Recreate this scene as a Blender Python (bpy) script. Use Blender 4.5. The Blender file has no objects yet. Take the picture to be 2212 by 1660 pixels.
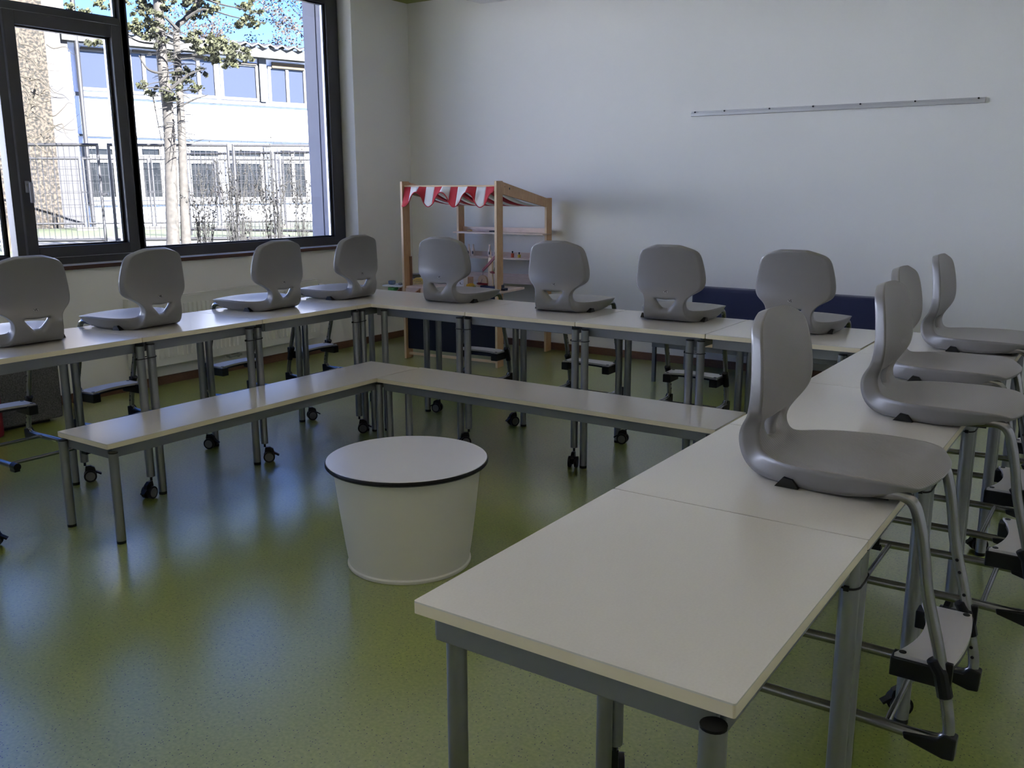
import bpy, bmesh, math, random
from mathutils import Vector, Matrix
from mathutils.bvhtree import BVHTree

random.seed(7)
scene = bpy.context.scene
COL = scene.collection
PI = math.pi

# ------------------------------------------------------------------ camera
FPX, YAW, PITCH, ROLL, CZ = 1985.0, 0.6010, 0.2116, -0.0026, 1.430
IW, IH = 2212.0, 1660.0
_f = Vector((-math.sin(YAW) * math.cos(PITCH), math.cos(YAW) * math.cos(PITCH), -math.sin(PITCH)))
_r = Vector((math.cos(YAW), math.sin(YAW), 0))
_u = _r.cross(_f)
CR = _r * math.cos(ROLL) + _u * math.sin(ROLL)
CU = -_r * math.sin(ROLL) + _u * math.cos(ROLL)
CF = _f
CAM = Vector((0, 0, CZ))
cam_d = bpy.data.cameras.new('camera')
cam_d.sensor_fit = 'HORIZONTAL'; cam_d.sensor_width = 36.0
cam_d.lens = FPX / IW * 36.0
cam_d.clip_start = 0.05; cam_d.clip_end = 300
cam = bpy.data.objects.new('camera', cam_d); COL.objects.link(cam)
m = Matrix.Identity(4)
for i in range(3):
    m[i][0], m[i][1], m[i][2], m[i][3] = CR[i], CU[i], -CF[i], CAM[i]
cam.matrix_world = m
scene.camera = cam

# ------------------------------------------------------------------ sky, sun, exposure
FACE_A = math.radians(73.7)                      # direction of the facade across the yard
FD = Vector((math.cos(FACE_A), math.sin(FACE_A), 0))
FN = Vector((math.sin(FACE_A), -math.cos(FACE_A), 0))   # facade normal, towards us
world = bpy.data.worlds.new('world'); scene.world = world
world.use_nodes = True
nt = world.node_tree; nt.nodes.clear()
sky = nt.nodes.new('ShaderNodeTexSky'); sky.sky_type = 'NISHITA'
sky.sun_disc = False; sky.sun_elevation = math.radians(38); sky.sun_rotation = math.radians(100)
sky.air_density = 0.9; sky.dust_density = 0.0; sky.ozone_density = 3.0
bg = nt.nodes.new('ShaderNodeBackground'); bg.inputs['Strength'].default_value = 0.38
wo = nt.nodes.new('ShaderNodeOutputWorld')
tint = nt.nodes.new('ShaderNodeMix'); tint.data_type = 'RGBA'; tint.blend_type = 'MULTIPLY'; tint.inputs[0].default_value = 1.0; tint.inputs[7].default_value = (0.42, 0.54, 0.95, 1)
nt.links.new(sky.outputs[0], tint.inputs[6]); nt.links.new(tint.outputs[2], bg.inputs[0]); nt.links.new(bg.outputs[0], wo.inputs[0])

sun_d = bpy.data.lights.new('sun', 'SUN'); sun_d.energy = 80.0; sun_d.angle = math.radians(0.6)
sun_d.color = (1.0, 0.97, 0.93)
sun = bpy.data.objects.new('sun', sun_d); COL.objects.link(sun)
sdir = (FN * -0.82 + FD * -0.10 + Vector((0, 0, -0.56))).normalized()
sun.rotation_euler = sdir.to_track_quat('-Z', 'Y').to_euler()
sun.location = (6, -4, 9)

scene.view_settings.view_transform = 'Standard'
scene.view_settings.look = 'None'
scene.view_settings.exposure = 0.4
scene.view_settings.gamma = 1.0
scene.view_settings.use_curve_mapping = False
FILL = 7.0         # emission of the fill pendants added to brighten the room
scene.cycles.use_denoising = True
scene.cycles.max_bounces = 12
scene.cycles.diffuse_bounces = 8
scene.cycles.glossy_bounces = 4
scene.cycles.transparent_max_bounces = 24
scene.cycles.sample_clamp_indirect = 12.0

# ------------------------------------------------------------------ helpers
def ray(px, py):
    return CF + CR * ((px - IW / 2) / FPX) - CU * ((py - IH / 2) / FPX)

def at_depth(px, py, depth):
    return CAM + ray(px, py) * depth

def on_z(px, py, z):
    d = ray(px, py); return CAM + d * ((z - CZ) / d.z)

def on_plane(px, py, p0, n):
    d = ray(px, py); return CAM + d * ((p0 - CAM).dot(n) / d.dot(n))

MATS = {}
def mat(name, color, rough=0.5, metal=0.0, noise=None, bump=None, spec=0.5, coat=0.0, sheen=0.0, coat_ior=1.5, coat_rough=0.1):
    """noise=(scale, amount, detail) mottles the colour; bump=(scale, strength)."""
    if name in MATS: return MATS[name]
    M = bpy.data.materials.new(name); M.use_nodes = True
    t = M.node_tree; b = t.nodes['Principled BSDF']
    c4 = (*color, 1)
    b.inputs['Base Color'].default_value = c4
    b.inputs['Roughness'].default_value = rough
    b.inputs['Metallic'].default_value = metal
    b.inputs['Specular IOR Level'].default_value = spec
    b.inputs['Coat Weight'].default_value = coat; b.inputs['Coat IOR'].default_value = coat_ior; b.inputs['Coat Roughness'].default_value = coat_rough
    b.inputs['Sheen Weight'].default_value = sheen
    tc = None
    if noise or bump:
        tc = t.nodes.new('ShaderNodeTexCoord')
    if noise:
        n = t.nodes.new('ShaderNodeTexNoise'); n.inputs['Scale'].default_value = noise[0]
        n.inputs['Detail'].default_value = noise[2] if len(noise) > 2 else 4
        t.links.new(tc.outputs['Object'], n.inputs['Vector'])
        rp = t.nodes.new('ShaderNodeValToRGB')
        a = noise[1]
        w_ = noise[3] if len(noise) > 3 else .2
        rp.color_ramp.elements[0].position = .5 - w_; rp.color_ramp.elements[1].position = .5 + w_
        rp.color_ramp.elements[0].color = (*[max(0, x * (1 - a)) for x in color], 1)
        rp.color_ramp.elements[1].color = (*[min(1, x * (1 + a)) for x in color], 1)
        t.links.new(n.outputs['Fac'], rp.inputs[0]); t.links.new(rp.outputs[0], b.inputs['Base Color'])
    if bump:
        n2 = t.nodes.new('ShaderNodeTexNoise'); n2.inputs['Scale'].default_value = bump[0]; n2.inputs['Detail'].default_value = 3
        t.links.new(tc.outputs['Object'], n2.inputs['Vector'])
        bp = t.nodes.new('ShaderNodeBump'); bp.inputs['Strength'].default_value = bump[1]; bp.inputs['Distance'].default_value = 0.002
        t.links.new(n2.outputs['Fac'], bp.inputs['Height']); t.links.new(bp.outputs[0], b.inputs['Normal'])
    MATS[name] = M
    return M

def wood_mat(name, c0, c1, scale=(1, 1, 14), rough=0.45):
    if name in MATS: return MATS[name]
    M = bpy.data.materials.new(name); M.use_nodes = True
    t = M.node_tree; b = t.nodes['Principled BSDF']; b.inputs['Roughness'].default_value = rough
    tc = t.nodes.new('ShaderNodeTexCoord'); mp = t.nodes.new('ShaderNodeMapping')
    mp.inputs['Scale'].default_value = scale
    n = t.nodes.new('ShaderNodeTexNoise'); n.inputs['Scale'].default_value = 9; n.inputs['Detail'].default_value = 6; n.inputs['Distortion'].default_value = 1.2
    rp = t.nodes.new('ShaderNodeValToRGB')
    rp.color_ramp.elements[0].color = (*c0, 1); rp.color_ramp.elements[1].color = (*c1, 1)
    rp.color_ramp.elements[0].position = .3; rp.color_ramp.elements[1].position = .7
    t.links.new(tc.outputs['Object'], mp.inputs[0]); t.links.new(mp.outputs[0], n.inputs['Vector'])
    t.links.new(n.outputs['Fac'], rp.inputs[0]); t.links.new(rp.outputs[0], b.inputs['Base Color'])
    MATS[name] = M; return M

class MB:
    """collects shapes into one mesh"""
    def __init__(s): s.v = []; s.f = []
    def quad(s, a, b, c, d):
        i = len(s.v); s.v += [tuple(a), tuple(b), tuple(c), tuple(d)]; s.f.append((i, i + 1, i + 2, i + 3)); return s
    def box(s, x0, x1, y0, y1, z0, z1, M=None):
        i = len(s.v)
        P = [(x0, y0, z0), (x1, y0, z0), (x1, y1, z0), (x0, y1, z0), (x0, y0, z1), (x1, y0, z1), (x1, y1, z1), (x0, y1, z1)]
        if M is not None: P = [tuple(M @ Vector(p)) for p in P]
        s.v += P
        s.f += [tuple(i + k for k in q) for q in ((3, 2, 1, 0), (4, 5, 6, 7), (0, 1, 5, 4), (1, 2, 6, 5), (2, 3, 7, 6), (3, 0, 4, 7))]
        return s
    def prism(s, poly, axis, a0, a1):
        """extrude a 2D polygon along axis ('x','y','z')"""
        def mk(p, a):
            return {'x': (a, p[0], p[1]), 'y': (p[0], a, p[1]), 'z': (p[0], p[1], a)}[axis]
        n = len(poly); i = len(s.v)
        s.v += [mk(p, a0) for p in poly] + [mk(p, a1) for p in poly]
        s.f.append(tuple(i + k for k in range(n - 1, -1, -1))); s.f.append(tuple(i + n + k for k in range(n)))
        for k in range(n): s.f.append((i + k, i + (k + 1) % n, i + n + (k + 1) % n, i + n + k))
        return s
    def tube(s, path, r, n=10, caps=True):
        P = [Vector(p) for p in path]
        rs = r if isinstance(r, (list, tuple)) else [r] * len(P)
        i0 = len(s.v); up = None
        for k, p in enumerate(P):
            if k == 0: d = P[1] - P[0]
            elif k == len(P) - 1: d = P[-1] - P[-2]
            else: d = (P[k + 1] - p).normalized() + (p - P[k - 1]).normalized()
            if d.length < 1e-9: d = Vector((0, 0, 1))
            d.normalize()
            if up is None: up = Vector((0, 0, 1)) if abs(d.z) < .9 else Vector((1, 0, 0))
            a = d.cross(up)
            if a.length < 1e-6: a = d.orthogonal()
            a.normalize(); b = a.cross(d); up = b
            for q in range(n):
                t = 2 * PI * q / n
                s.v.append(tuple(p + a * (rs[k] * math.cos(t)) + b * (rs[k] * math.sin(t))))
        for k in range(len(P) - 1):
            for q in range(n):
                a = i0 + k * n + q; b = i0 + k * n + (q + 1) % n
                s.f.append((a, b, b + n, a + n))
        if caps:
            s.f.append(tuple(i0 + q for q in range(n - 1, -1, -1)))
            e = i0 + (len(P) - 1) * n
            s.f.append(tuple(e + q for q in range(n)))
        return s
    def cyl(s, p0, p1, r, n=16): return s.tube([p0, p1], r, n)
    def lathe(s, prof, c=(0, 0, 0), n=32):
        """prof: list of (r,z) ; closed at ends when r==0"""
        i0 = len(s.v)
        for (r, z) in prof:
            for q in range(n):
                t = 2 * PI * q / n
                s.v.append((c[0] + r * math.cos(t), c[1] + r * math.sin(t), c[2] + z))
        for k in range(len(prof) - 1):
            for q in range(n):
                a = i0 + k * n + q; b = i0 + k * n + (q + 1) % n
                s.f.append((a, b, b + n, a + n))
        s.f.append(tuple(i0 + q for q in range(n - 1, -1, -1)))
        e = i0 + (len(prof) - 1) * n
        s.f.append(tuple(e + q for q in range(n)))
        return s
    def ball(s, c, r, n=10, sz=1.0):
        prof = []
        for k in range(n // 2 + 1):
            t = -PI / 2 + PI * k / (n // 2)
            prof.append((max(1e-4, r * math.cos(t)), r * sz * math.sin(t)))
        return s.lathe(prof, c, n)
    def mesh(s, name, smooth=False):
        me = bpy.data.meshes.new(name); me.from_pydata(s.v, [], s.f); me.update()
        if smooth:
            for p in me.polygons: p.use_smooth = True
        return me
    def build(s, name, material, parent=None, smooth=False, bevel=0, loc=None, seg=2):
        me = s.mesh(name, smooth)
        return link(name, me, material, parent, bevel, loc, seg, smooth)

def link(name, me, material=None, parent=None, bevel=0, loc=None, seg=2, smooth=False):
    if material is not None and not me.materials: me.materials.append(material)
    o = bpy.data.objects.new(name, me); COL.objects.link(o)
    if parent is not None: o.parent = parent
    if loc is not None: o.location = loc
    if bevel:
        b = o.modifiers.new('bevel', 'BEVEL'); b.width = bevel; b.segments = seg; b.limit_method = 'ANGLE'; b.angle_limit = math.radians(40)
    if smooth == 'auto' or smooth:
        try:
            me.set_sharp_from_angle(angle=math.radians(40))
        except Exception:
            pass
    return o

def tag(o, label, cat, group=None, kind=None):
    o['label'] = label; o['category'] = cat
    if group: o['group'] = group
    if kind: o['kind'] = kind
    return o

def thing(name, loc, rz=0.0, label=None, cat=None, group=None, kind=None):
    o = bpy.data.objects.new(name, None); COL.objects.link(o)
    o.empty_display_size = .1
    o.location = loc; o.rotation_euler = (0, 0, rz)
    if label: tag(o, label, cat, group, kind)
    return o

def copy_tree(o, parent=None):
    c = o.copy(); COL.objects.link(c)
    c.parent = parent
    for ch in list(o.children): copy_tree(ch, c)
    return c

def smooth_path(pts, k=6):
    """Catmull-Rom"""
    P = [Vector(p) for p in pts]; out = []
    for i in range(len(P) - 1):
        p0 = P[max(0, i - 1)]; p1 = P[i]; p2 = P[i + 1]; p3 = P[min(len(P) - 1, i + 2)]
        for j in range(k):
            t = j / k
            out.append(0.5 * ((2 * p1) + (p2 - p0) * t + (2 * p0 - 5 * p1 + 4 * p2 - p3) * t * t + (3 * p1 - p0 - 3 * p2 + p3) * t ** 3))
    out.append(P[-1]); return out

def bake(o):
    """evaluated mesh of an object with modifiers, as plain mesh data"""
    dg = bpy.context.evaluated_depsgraph_get()
    me = bpy.data.meshes.new_from_object(o.evaluated_get(dg))
    return me

def struct(o, label, cat):
    return tag(o, label, cat, kind='structure')

# ------------------------------------------------------------------ materials
M_wall = mat('wall_paint', (0.74, 0.735, 0.715), 0.75, bump=(260, 0.12), spec=0.25)
M_ceil = mat('ceiling_green_bounce', (0.30, 0.31, 0.10), 0.8)  # shade and green floor bounce put into the ceiling colour
M_white = mat('white_panel', (0.78, 0.78, 0.77), 0.7)
M_frame = mat('window_frame_anthracite', (0.030, 0.028, 0.032), 0.42)
M_gasket = mat('gasket_black', (0.01, 0.01, 0.012), 0.5)
M_bead = mat('glazing_spacer', (0.45, 0.46, 0.52), 0.35, 0.8)
M_sill = mat('sill_white_laminate', (0.62, 0.63, 0.66), 0.32)
M_sill_edge = mat('sill_brown_edge', (0.06, 0.025, 0.018), 0.5)
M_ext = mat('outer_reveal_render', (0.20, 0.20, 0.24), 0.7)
M_base = wood_mat('baseboard_wood', (0.085, 0.04, 0.022), (0.15, 0.075, 0.04), (3, 3, 30))
M_top = mat('tabletop_laminate', (0.60, 0.58, 0.53), 0.29, noise=(220, 0.03), spec=0.6, coat=0.8, coat_ior=1.75, coat_rough=0.22)
M_edge = mat('tabletop_edge_band', (0.64, 0.58, 0.42), 0.4)
M_steel = mat('silver_painted_steel', (0.235, 0.24, 0.25), 0.30, 0.85)
M_apron = mat('grey_painted_apron', (0.19, 0.20, 0.215), 0.40, 0.6)
M_tube = mat('chair_tube_silver', (0.27, 0.27, 0.265), 0.25, 0.92)
M_black = mat('black_plastic', (0.005, 0.005, 0.006), 0.42, spec=0.3)
M_hub = mat('caster_hub_grey', (0.12, 0.12, 0.125), 0.5)
M_rail = mat('aluminium_rail', (0.42, 0.42, 0.43), 0.4, 0.5)
M_navy = mat('navy_upholstery', (0.010, 0.014, 0.060), 0.75, sheen=0.15, bump=(500, 0.3))
M_navy2 = mat('navy_panel', (0.006, 0.007, 0.018), 0.8)
M_birch = wood_mat('birch_plywood', (0.40, 0.23, 0.11), (0.52, 0.32, 0.16), (6, 6, 1.2))
M_birch_edge = mat('plywood_edge', (0.62, 0.47, 0.30), 0.5)
M_shelf = wood_mat('pale_shelf_board', (0.58, 0.46, 0.39), (0.68, 0.56, 0.48), (1, 6, 6))
M_dkwood = wood_mat('brown_divider', (0.16, 0.075, 0.04), (0.24, 0.12, 0.07), (4, 4, 1))
M_red = mat('red_cloth', (0.42, 0.018, 0.03), 0.8)
M_cloth = mat('white_cloth', (0.74, 0.73, 0.72), 0.85)
M_redp = mat('red_paint', (0.20, 0.012, 0.02), 0.4)
M_felt = mat('grey_felt', (0.085, 0.085, 0.085), 0.95, noise=(120, 0.5, 6))
M_rad = mat('radiator_enamel', (0.66, 0.66, 0.63), 0.4)
M_pouf = mat('cream_plastic_body', (0.66, 0.645, 0.57), 0.42)
M_pouftop = mat('white_laminate_round', (0.68, 0.68, 0.70), 0.30, coat=0.8, coat_ior=1.75, coat_rough=0.2)

# floor: green linoleum with small dark flecks
def floor_mat():
    M = bpy.data.materials.new('green_linoleum'); M.use_nodes = True
    t = M.node_tree; b = t.nodes['Principled BSDF']
    tc = t.nodes.new('ShaderNodeTexCoord')
    n1 = t.nodes.new('ShaderNodeTexNoise'); n1.inputs['Scale'].default_value = 2.2; n1.inputs['Detail'].default_value = 5
    n2 = t.nodes.new('ShaderNodeTexNoise'); n2.inputs['Scale'].default_value = 95; n2.inputs['Detail'].default_value = 3
    v = t.nodes.new('ShaderNodeTexVoronoi'); v.inputs['Scale'].default_value = 110; v.inputs['Randomness'].default_value = 1
    for x in (n1, n2, v): t.links.new(tc.outputs['Object'], x.inputs['Vector'])
    r1 = t.nodes.new('ShaderNodeValToRGB')
    r1.color_ramp.elements[0].color = (0.180, 0.222, 0.034, 1); r1.color_ramp.elements[1].color = (0.240, 0.282, 0.052, 1)
    r1.color_ramp.elements[0].position = .35; r1.color_ramp.elements[1].position = .65
    t.links.new(n2.outputs['Fac'], r1.inputs[0])
    # flecks: tiny dots at a random third of the voronoi cells
    dot = t.nodes.new('ShaderNodeMath'); dot.operation = 'LESS_THAN'; dot.inputs[1].default_value = 0.20
    t.links.new(v.outputs['Distance'], dot.inputs[0])
    sep = t.nodes.new('ShaderNodeSeparateColor'); t.links.new(v.outputs['Color'], sep.inputs[0])
    pick = t.nodes.new('ShaderNodeMath'); pick.operation = 'LESS_THAN'; pick.inputs[1].default_value = 0.38
    t.links.new(sep.outputs[0], pick.inputs[0])
    mul = t.nodes.new('ShaderNodeMath'); mul.operation = 'MULTIPLY'
    t.links.new(dot.outputs[0], mul.inputs[0]); t.links.new(pick.outputs[0], mul.inputs[1])
    mx = t.nodes.new('ShaderNodeMix'); mx.data_type = 'RGBA'
    t.links.new(mul.outputs[0], mx.inputs[0]); t.links.new(r1.outputs[0], mx.inputs[6])
    mx.inputs[7].default_value = (0.018, 0.02, 0.01, 1)
    t.links.new(mx.outputs[2], b.inputs['Base Color'])
    r2 = t.nodes.new('ShaderNodeMapRange'); r2.inputs[3].default_value = 0.27; r2.inputs[4].default_value = 0.36
    t.links.new(n1.outputs['Fac'], r2.inputs[0]); t.links.new(r2.outputs[0], b.inputs['Roughness'])
    b.inputs['Specular IOR Level'].default_value = 0.5
    b.inputs['Coat Weight'].default_value = 1.0; b.inputs['Coat IOR'].default_value = 1.85; b.inputs['Coat Roughness'].default_value = 0.23
    bp = t.nodes.new('ShaderNodeBump'); bp.inputs['Strength'].default_value = 0.08; bp.inputs['Distance'].default_value = 0.002
    t.links.new(n2.outputs['Fac'], bp.inputs['Height']); t.links.new(bp.outputs[0], b.inputs['Normal'])
    return M
M_floor = floor_mat()

def glass_mat():
    M = bpy.data.materials.new('window_glass'); M.use_nodes = True
    t = M.node_tree; t.nodes.clear()
    out = t.nodes.new('ShaderNodeOutputMaterial'); mx = t.nodes.new('ShaderNodeMixShader')
    tr = t.nodes.new('ShaderNodeBsdfTransparent'); tr.inputs[0].default_value = (0.97, 0.98, 0.98, 1)
    gl = t.nodes.new('ShaderNodeBsdfGlossy'); gl.inputs['Roughness'].default_value = 0.0
    lw = t.nodes.new('ShaderNodeLayerWeight'); lw.inputs['Blend'].default_value = 0.5
    pw = t.nodes.new('ShaderNodeMath'); pw.operation = 'POWER'; pw.inputs[1].default_value = 5.0
    ma = t.nodes.new('ShaderNodeMath'); ma.operation = 'MULTIPLY_ADD'; ma.inputs[1].default_value = 0.9; ma.inputs[2].default_value = 0.03
    t.links.new(lw.outputs['Facing'], pw.inputs[0]); t.links.new(pw.outputs[0], ma.inputs[0])
    t.links.new(ma.outputs[0], mx.inputs[0]); t.links.new(tr.outputs[0], mx.inputs[1]); t.links.new(gl.outputs[0], mx.inputs[2])
    t.links.new(mx.outputs[0], out.inputs[0])
    return M
M_glass = glass_mat()

# chair shell plastic: fine ribs on the plastic as relief
def shell_mat():
    M = bpy.data.materials.new('grey_shell_plastic'); M.use_nodes = True
    t = M.node_tree; b = t.nodes['Principled BSDF']
    b.inputs['Base Color'].default_value = (0.168, 0.164, 0.163, 1); b.inputs['Roughness'].default_value = 0.36
    return M
M_shell = shell_mat()
def rib_mat():
    M = bpy.data.materials.new('grey_ribbed_plastic'); M.use_nodes = True
    t = M.node_tree; b = t.nodes['Principled BSDF']
    b.inputs['Base Color'].default_value = (0.185, 0.174, 0.162, 1); b.inputs['Roughness'].default_value = 0.36; b.inputs['Specular IOR Level'].default_value = 0.9
    tc = t.nodes.new('ShaderNodeTexCoord')
    mp = t.nodes.new('ShaderNodeMapping'); mp.inputs['Rotation'].default_value = (0, 0, math.radians(0))
    w = t.nodes.new('ShaderNodeTexWave'); w.wave_type = 'BANDS'; w.bands_direction = 'DIAGONAL'; w.inputs['Scale'].default_value = 60
    w.inputs['Distortion'].default_value = 0
    t.links.new(tc.outputs['Object'], mp.inputs[0]); t.links.new(mp.outputs[0], w.inputs['Vector'])
    bp = t.nodes.new('ShaderNodeBump'); bp.inputs['Strength'].default_value = 0.35; bp.inputs['Distance'].default_value = 0.001
    t.links.new(w.outputs['Fac'], bp.inputs['Height']); t.links.new(bp.outputs[0], b.inputs['Normal'])
    return M
M_rib = rib_mat()

# ------------------------------------------------------------------ room shell
XW = -5.92          # inner face of the window wall
XO = -6.47          # its outer face
YB = 6.93           # back wall
XR, YN = 3.2, -2.8  # side wall / wall behind
ZC = 3.09
WY0, WY1 = -1.86, 6.18     # window opening
WZ0, WZ1 = 0.905, 3.05

struct(MB().box(XW - .02, XR, YN, YB, -.12, 0).build('floor', M_floor), 'speckled green linoleum floor of the classroom', 'floor')
struct(MB().box(XO, XR + .25, YN - .25, YB + .3, ZC, ZC + .25).build('ceiling', M_ceil), 'classroom ceiling toned olive by green floor bounce', 'ceiling')
struct(MB().box(-5.07, XR, YN, YB, 2.998, ZC).build('trim_1', M_white), 'white dropped acoustic panel below the ceiling', 'ceiling panel')
struct(MB().box(XO, XR + .25, YB, YB + .3, -.12, ZC).build('wall_back', M_wall), 'white plaster wall behind the play shop', 'wall')
struct(MB().box(XR, XR + .25, YN - .25, YB, -.12, ZC).build('wall_right', M_wall), 'white plaster wall opposite the windows', 'wall')
struct(MB().box(XO, XR, YN - .25, YN, -.12, ZC).build('wall_near', M_wall), 'white plaster wall facing the play shop', 'wall')
wl = MB()
wl.box(XO, XW, YN, YB, -.12, WZ0)
wl.box(XO, XW, WY1, YB, WZ0, ZC)
wl.box(XO, XW, YN, WY0, WZ0, ZC)
wl.box(XO, XW, WY0, WY1, WZ1, ZC)
struct(wl.build('wall_left', M_wall), 'white plaster wall with the wide window opening', 'wall')
# outer lining of the opening (render with a blind guide groove)
lin = MB()
for y0, y1 in ((WY1 - .03, WY1), (WY0, WY0 + .03)):
    lin.box(XO - .01, -6.33, y0, y1, WZ0 + .03, WZ1); lin.box(-6.315, -6.142, y0, y1, WZ0 + .03, WZ1)
struct(lin.build('trim_2', M_ext), 'pale outer window lining with a vertical guide groove', 'window lining')
# baseboards
struct(MB().box(XW, XW + .016, YN, YB, 0, .062).build('baseboard_left', M_base), 'brown wooden baseboard below the windows', 'baseboard')
struct(MB().box(XW + .016, XR, YB - .016, YB, 0, .062).build('baseboard_back', M_base), 'brown wooden baseboard along the wall with the play shop', 'baseboard')

# ------------------------------------------------------------------ windows
XF0, XF1 = -6.14, -6.06      # frame depth
def pane(win, y0, y1, z0, z1, x=-6.10):
    MB().box(x - .004, x + .004, y0, y1, z0, z1).build('glass_pane', M_glass, win)
def beads(win, y0, y1, z0, z1, d=.018):
    """stepped black gasket and bright spacer around a pane"""
    g = MB(); b = MB()
    for (ya, yb, za, zb) in ((y0, y0 + d, z0, z1), (y1 - d, y1, z0, z1), (y0, y1, z0, z0 + d * .6), (y0, y1, z1 - d * .6, z1)):
        g.box(-6.118, -6.082, ya, yb, za, zb)
    for (ya, yb) in ((y0 + d, y0 + d + .006), (y1 - d - .006, y1 - d)):
        b.box(-6.112, -6.090, ya, yb, z0 + d * .6, z1 - d * .6)
    g.build('gasket', M_gasket, win); b.build('spacer_bar', M_bead, win)

def fixed_window(n, y0, y1, label, right_jamb=.0):
    w = thing('window_%d' % n, (0, 0, 0), 0, label, 'window', kind='structure')
    fr = MB()
    fr.box(XF0, XF1, y0 - .05, y0, .918, WZ1); fr.box(XF0, XF1, y1, y1 + right_jamb, .918, WZ1)
    fr.box(XF0, XF1, y0, y1, .918, 0.995); fr.box(XF0, XF1, y0, y1, 2.97, WZ1)
    fr.build('window_frame', M_frame, w, bevel=.004)
    beads(w, y0, y1, .995, 2.97); pane(w, y0, y1, .995, 2.97)
    return w
def sash_window(n, y0, y1, label):
    """opening sash below, fixed light above; y0..y1 outside of the sash leaf"""
    w = thing('window_%d' % n, (0, 0, 0), 0, label, 'window', kind='structure')
    fr = MB()
    fr.box(XF0, XF1, y0 - .055, y0, .918, WZ1); fr.box(XF0, XF1, y1 + .003, y1 + .055, .918, WZ1)
    fr.box(XF0, XF1, y0, y1, .918, .968); fr.box(XF0, XF1, y0, y1, 2.532, 2.575)
    fr.box(XF0, XF1, y0, y1, 2.97, WZ1)
    fr.build('window_frame', M_frame, w, bevel=.004)
    s = MB(); a0, a1, b0, b1 = y0 + .006, y1 - .004, .972, 2.526
    s.box(XF0 + .01, XF1 + .016, a0, y0 + .078, b0, b1); s.box(XF0 + .01, XF1 + .016, y1 - .078, a1, b0, b1)
    s.box(XF0 + .01, XF1 + .016, y0 + .078, y1 - .078, b0, 1.045); s.box(XF0 + .01, XF1 + .016, y0 + .078, y1 - .078, 2.442, b1)
    leaf = s.build('sash_leaf', M_frame, w, bevel=.005)
    beads(w, y0 + .078, y1 - .078, 1.045, 2.442); pane(w, y0 + .078, y1 - .078, 1.045, 2.442)
    beads(w, y0, y1, 2.575, 2.97); pane(w, y0, y1, 2.575, 2.97)
    h = MB(); hy = y0 + .042; hx = XF1 + .016
    h.box(hx, hx + .012, hy - .015, hy + .015, 1.40, 1.475)
    h.cyl((hx + .012, hy, 1.452), (hx + .045, hy, 1.452), .011, 12)
    h.box(hx + .036, hx + .052, hy - .011, hy + .013, 1.335, 1.466)
    h.build('handle', mat('handle_aluminium', (.30, .30, .32), .35, .8), leaf, bevel=.004)
    return w
fixed_window(1, 4.095, 6.025, 'wide fixed window with a dark frame beside the blue-white reveal', .135)
sash_window(2, 3.213, 4.035, 'dark framed opening window leaf with a grey handle')
fixed_window(3, 1.175, 3.105, 'fixed dark framed window adjoining the opening leaf')
sash_window(4, 0.30, 1.115, 'second dark framed opening leaf further along the window wall')
fixed_window(5, -1.74, .19, 'fixed dark framed window at the end of the window wall')
sl = thing('trim_3', (0, 0, 0), 0, 'white window sill board with a dark brown front edge', 'window sill', kind='structure')
MB().box(-6.06, XW + .022, WY0, WY1 - .002, .900, .922).build('sill_board', M_sill, sl)
MB().box(XW + .022, XW + .026, WY0, WY1 - .002, .8955, .922).build('sill_edge', M_sill_edge, sl)

# ------------------------------------------------------------------ wall rail
rl = thing('picture_rail', (-3.045, YB, 1.960), 0, 'long thin aluminium display rail on the bare white wall', 'rail')
MB().box(0, 2.06, -.022, 0, 0, .024).box(0, 2.06, -.012, 0, .024, .036).build('rail_profile', M_rail, rl, bevel=.002)
for q in (.03, .27, .62, .94, 1.27, 1.63, 2.02):
    MB().cyl((q, -.013, .031), (q, -.019, .031), .006, 10).build('screw', M_black, rl)

# ------------------------------------------------------------------ tables
TZ = 0.760
TL, TD = 0.700, 0.556
LR = 0.0192
def round_rect(w, d, r, n=4):
    pts = []
    for (cx, cy, a0) in ((w - r, d - r, 0), (r, d - r, 90), (r, r, 180), (w - r, r, 270)):
        for k in range(n + 1):
            a = math.radians(a0 + 90 * k / n); pts.append((cx + r * math.cos(a), cy + r * math.sin(a)))
    return pts
def leg_mesh(top, bottom):
    b = MB(); b.tube([(0, 0, bottom), (0, 0, top)], LR, 18)
    me = b.mesh('leg', True); me.materials.append(M_steel)
    return me
def finish(me):
    try: me.set_sharp_from_angle(angle=math.radians(40))
    except Exception: pass
    return me
LEG_FOOT = finish(leg_mesh(.722, .014)); LEG_CAST = finish(leg_mesh(.722, .102))
BENCH_LEG = finish(leg_mesh(.384, .012))
def disc_mesh(name, r, z0, z1, material):
    me = MB().cyl((0, 0, z0), (0, 0, z1), r, 18).mesh(name, True); me.materials.append(material); return finish(me)
FOOT = disc_mesh('foot_cap', LR * .97, 0, .014, M_black)
CAPM = disc_mesh('top_cap', LR * .98, .722, .726, M_black)
BCAP = disc_mesh('top_cap', LR * .98, .384, .388, M_black)
BFOOT = disc_mesh('foot_cap', LR * .97, 0, .012, M_black)
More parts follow.
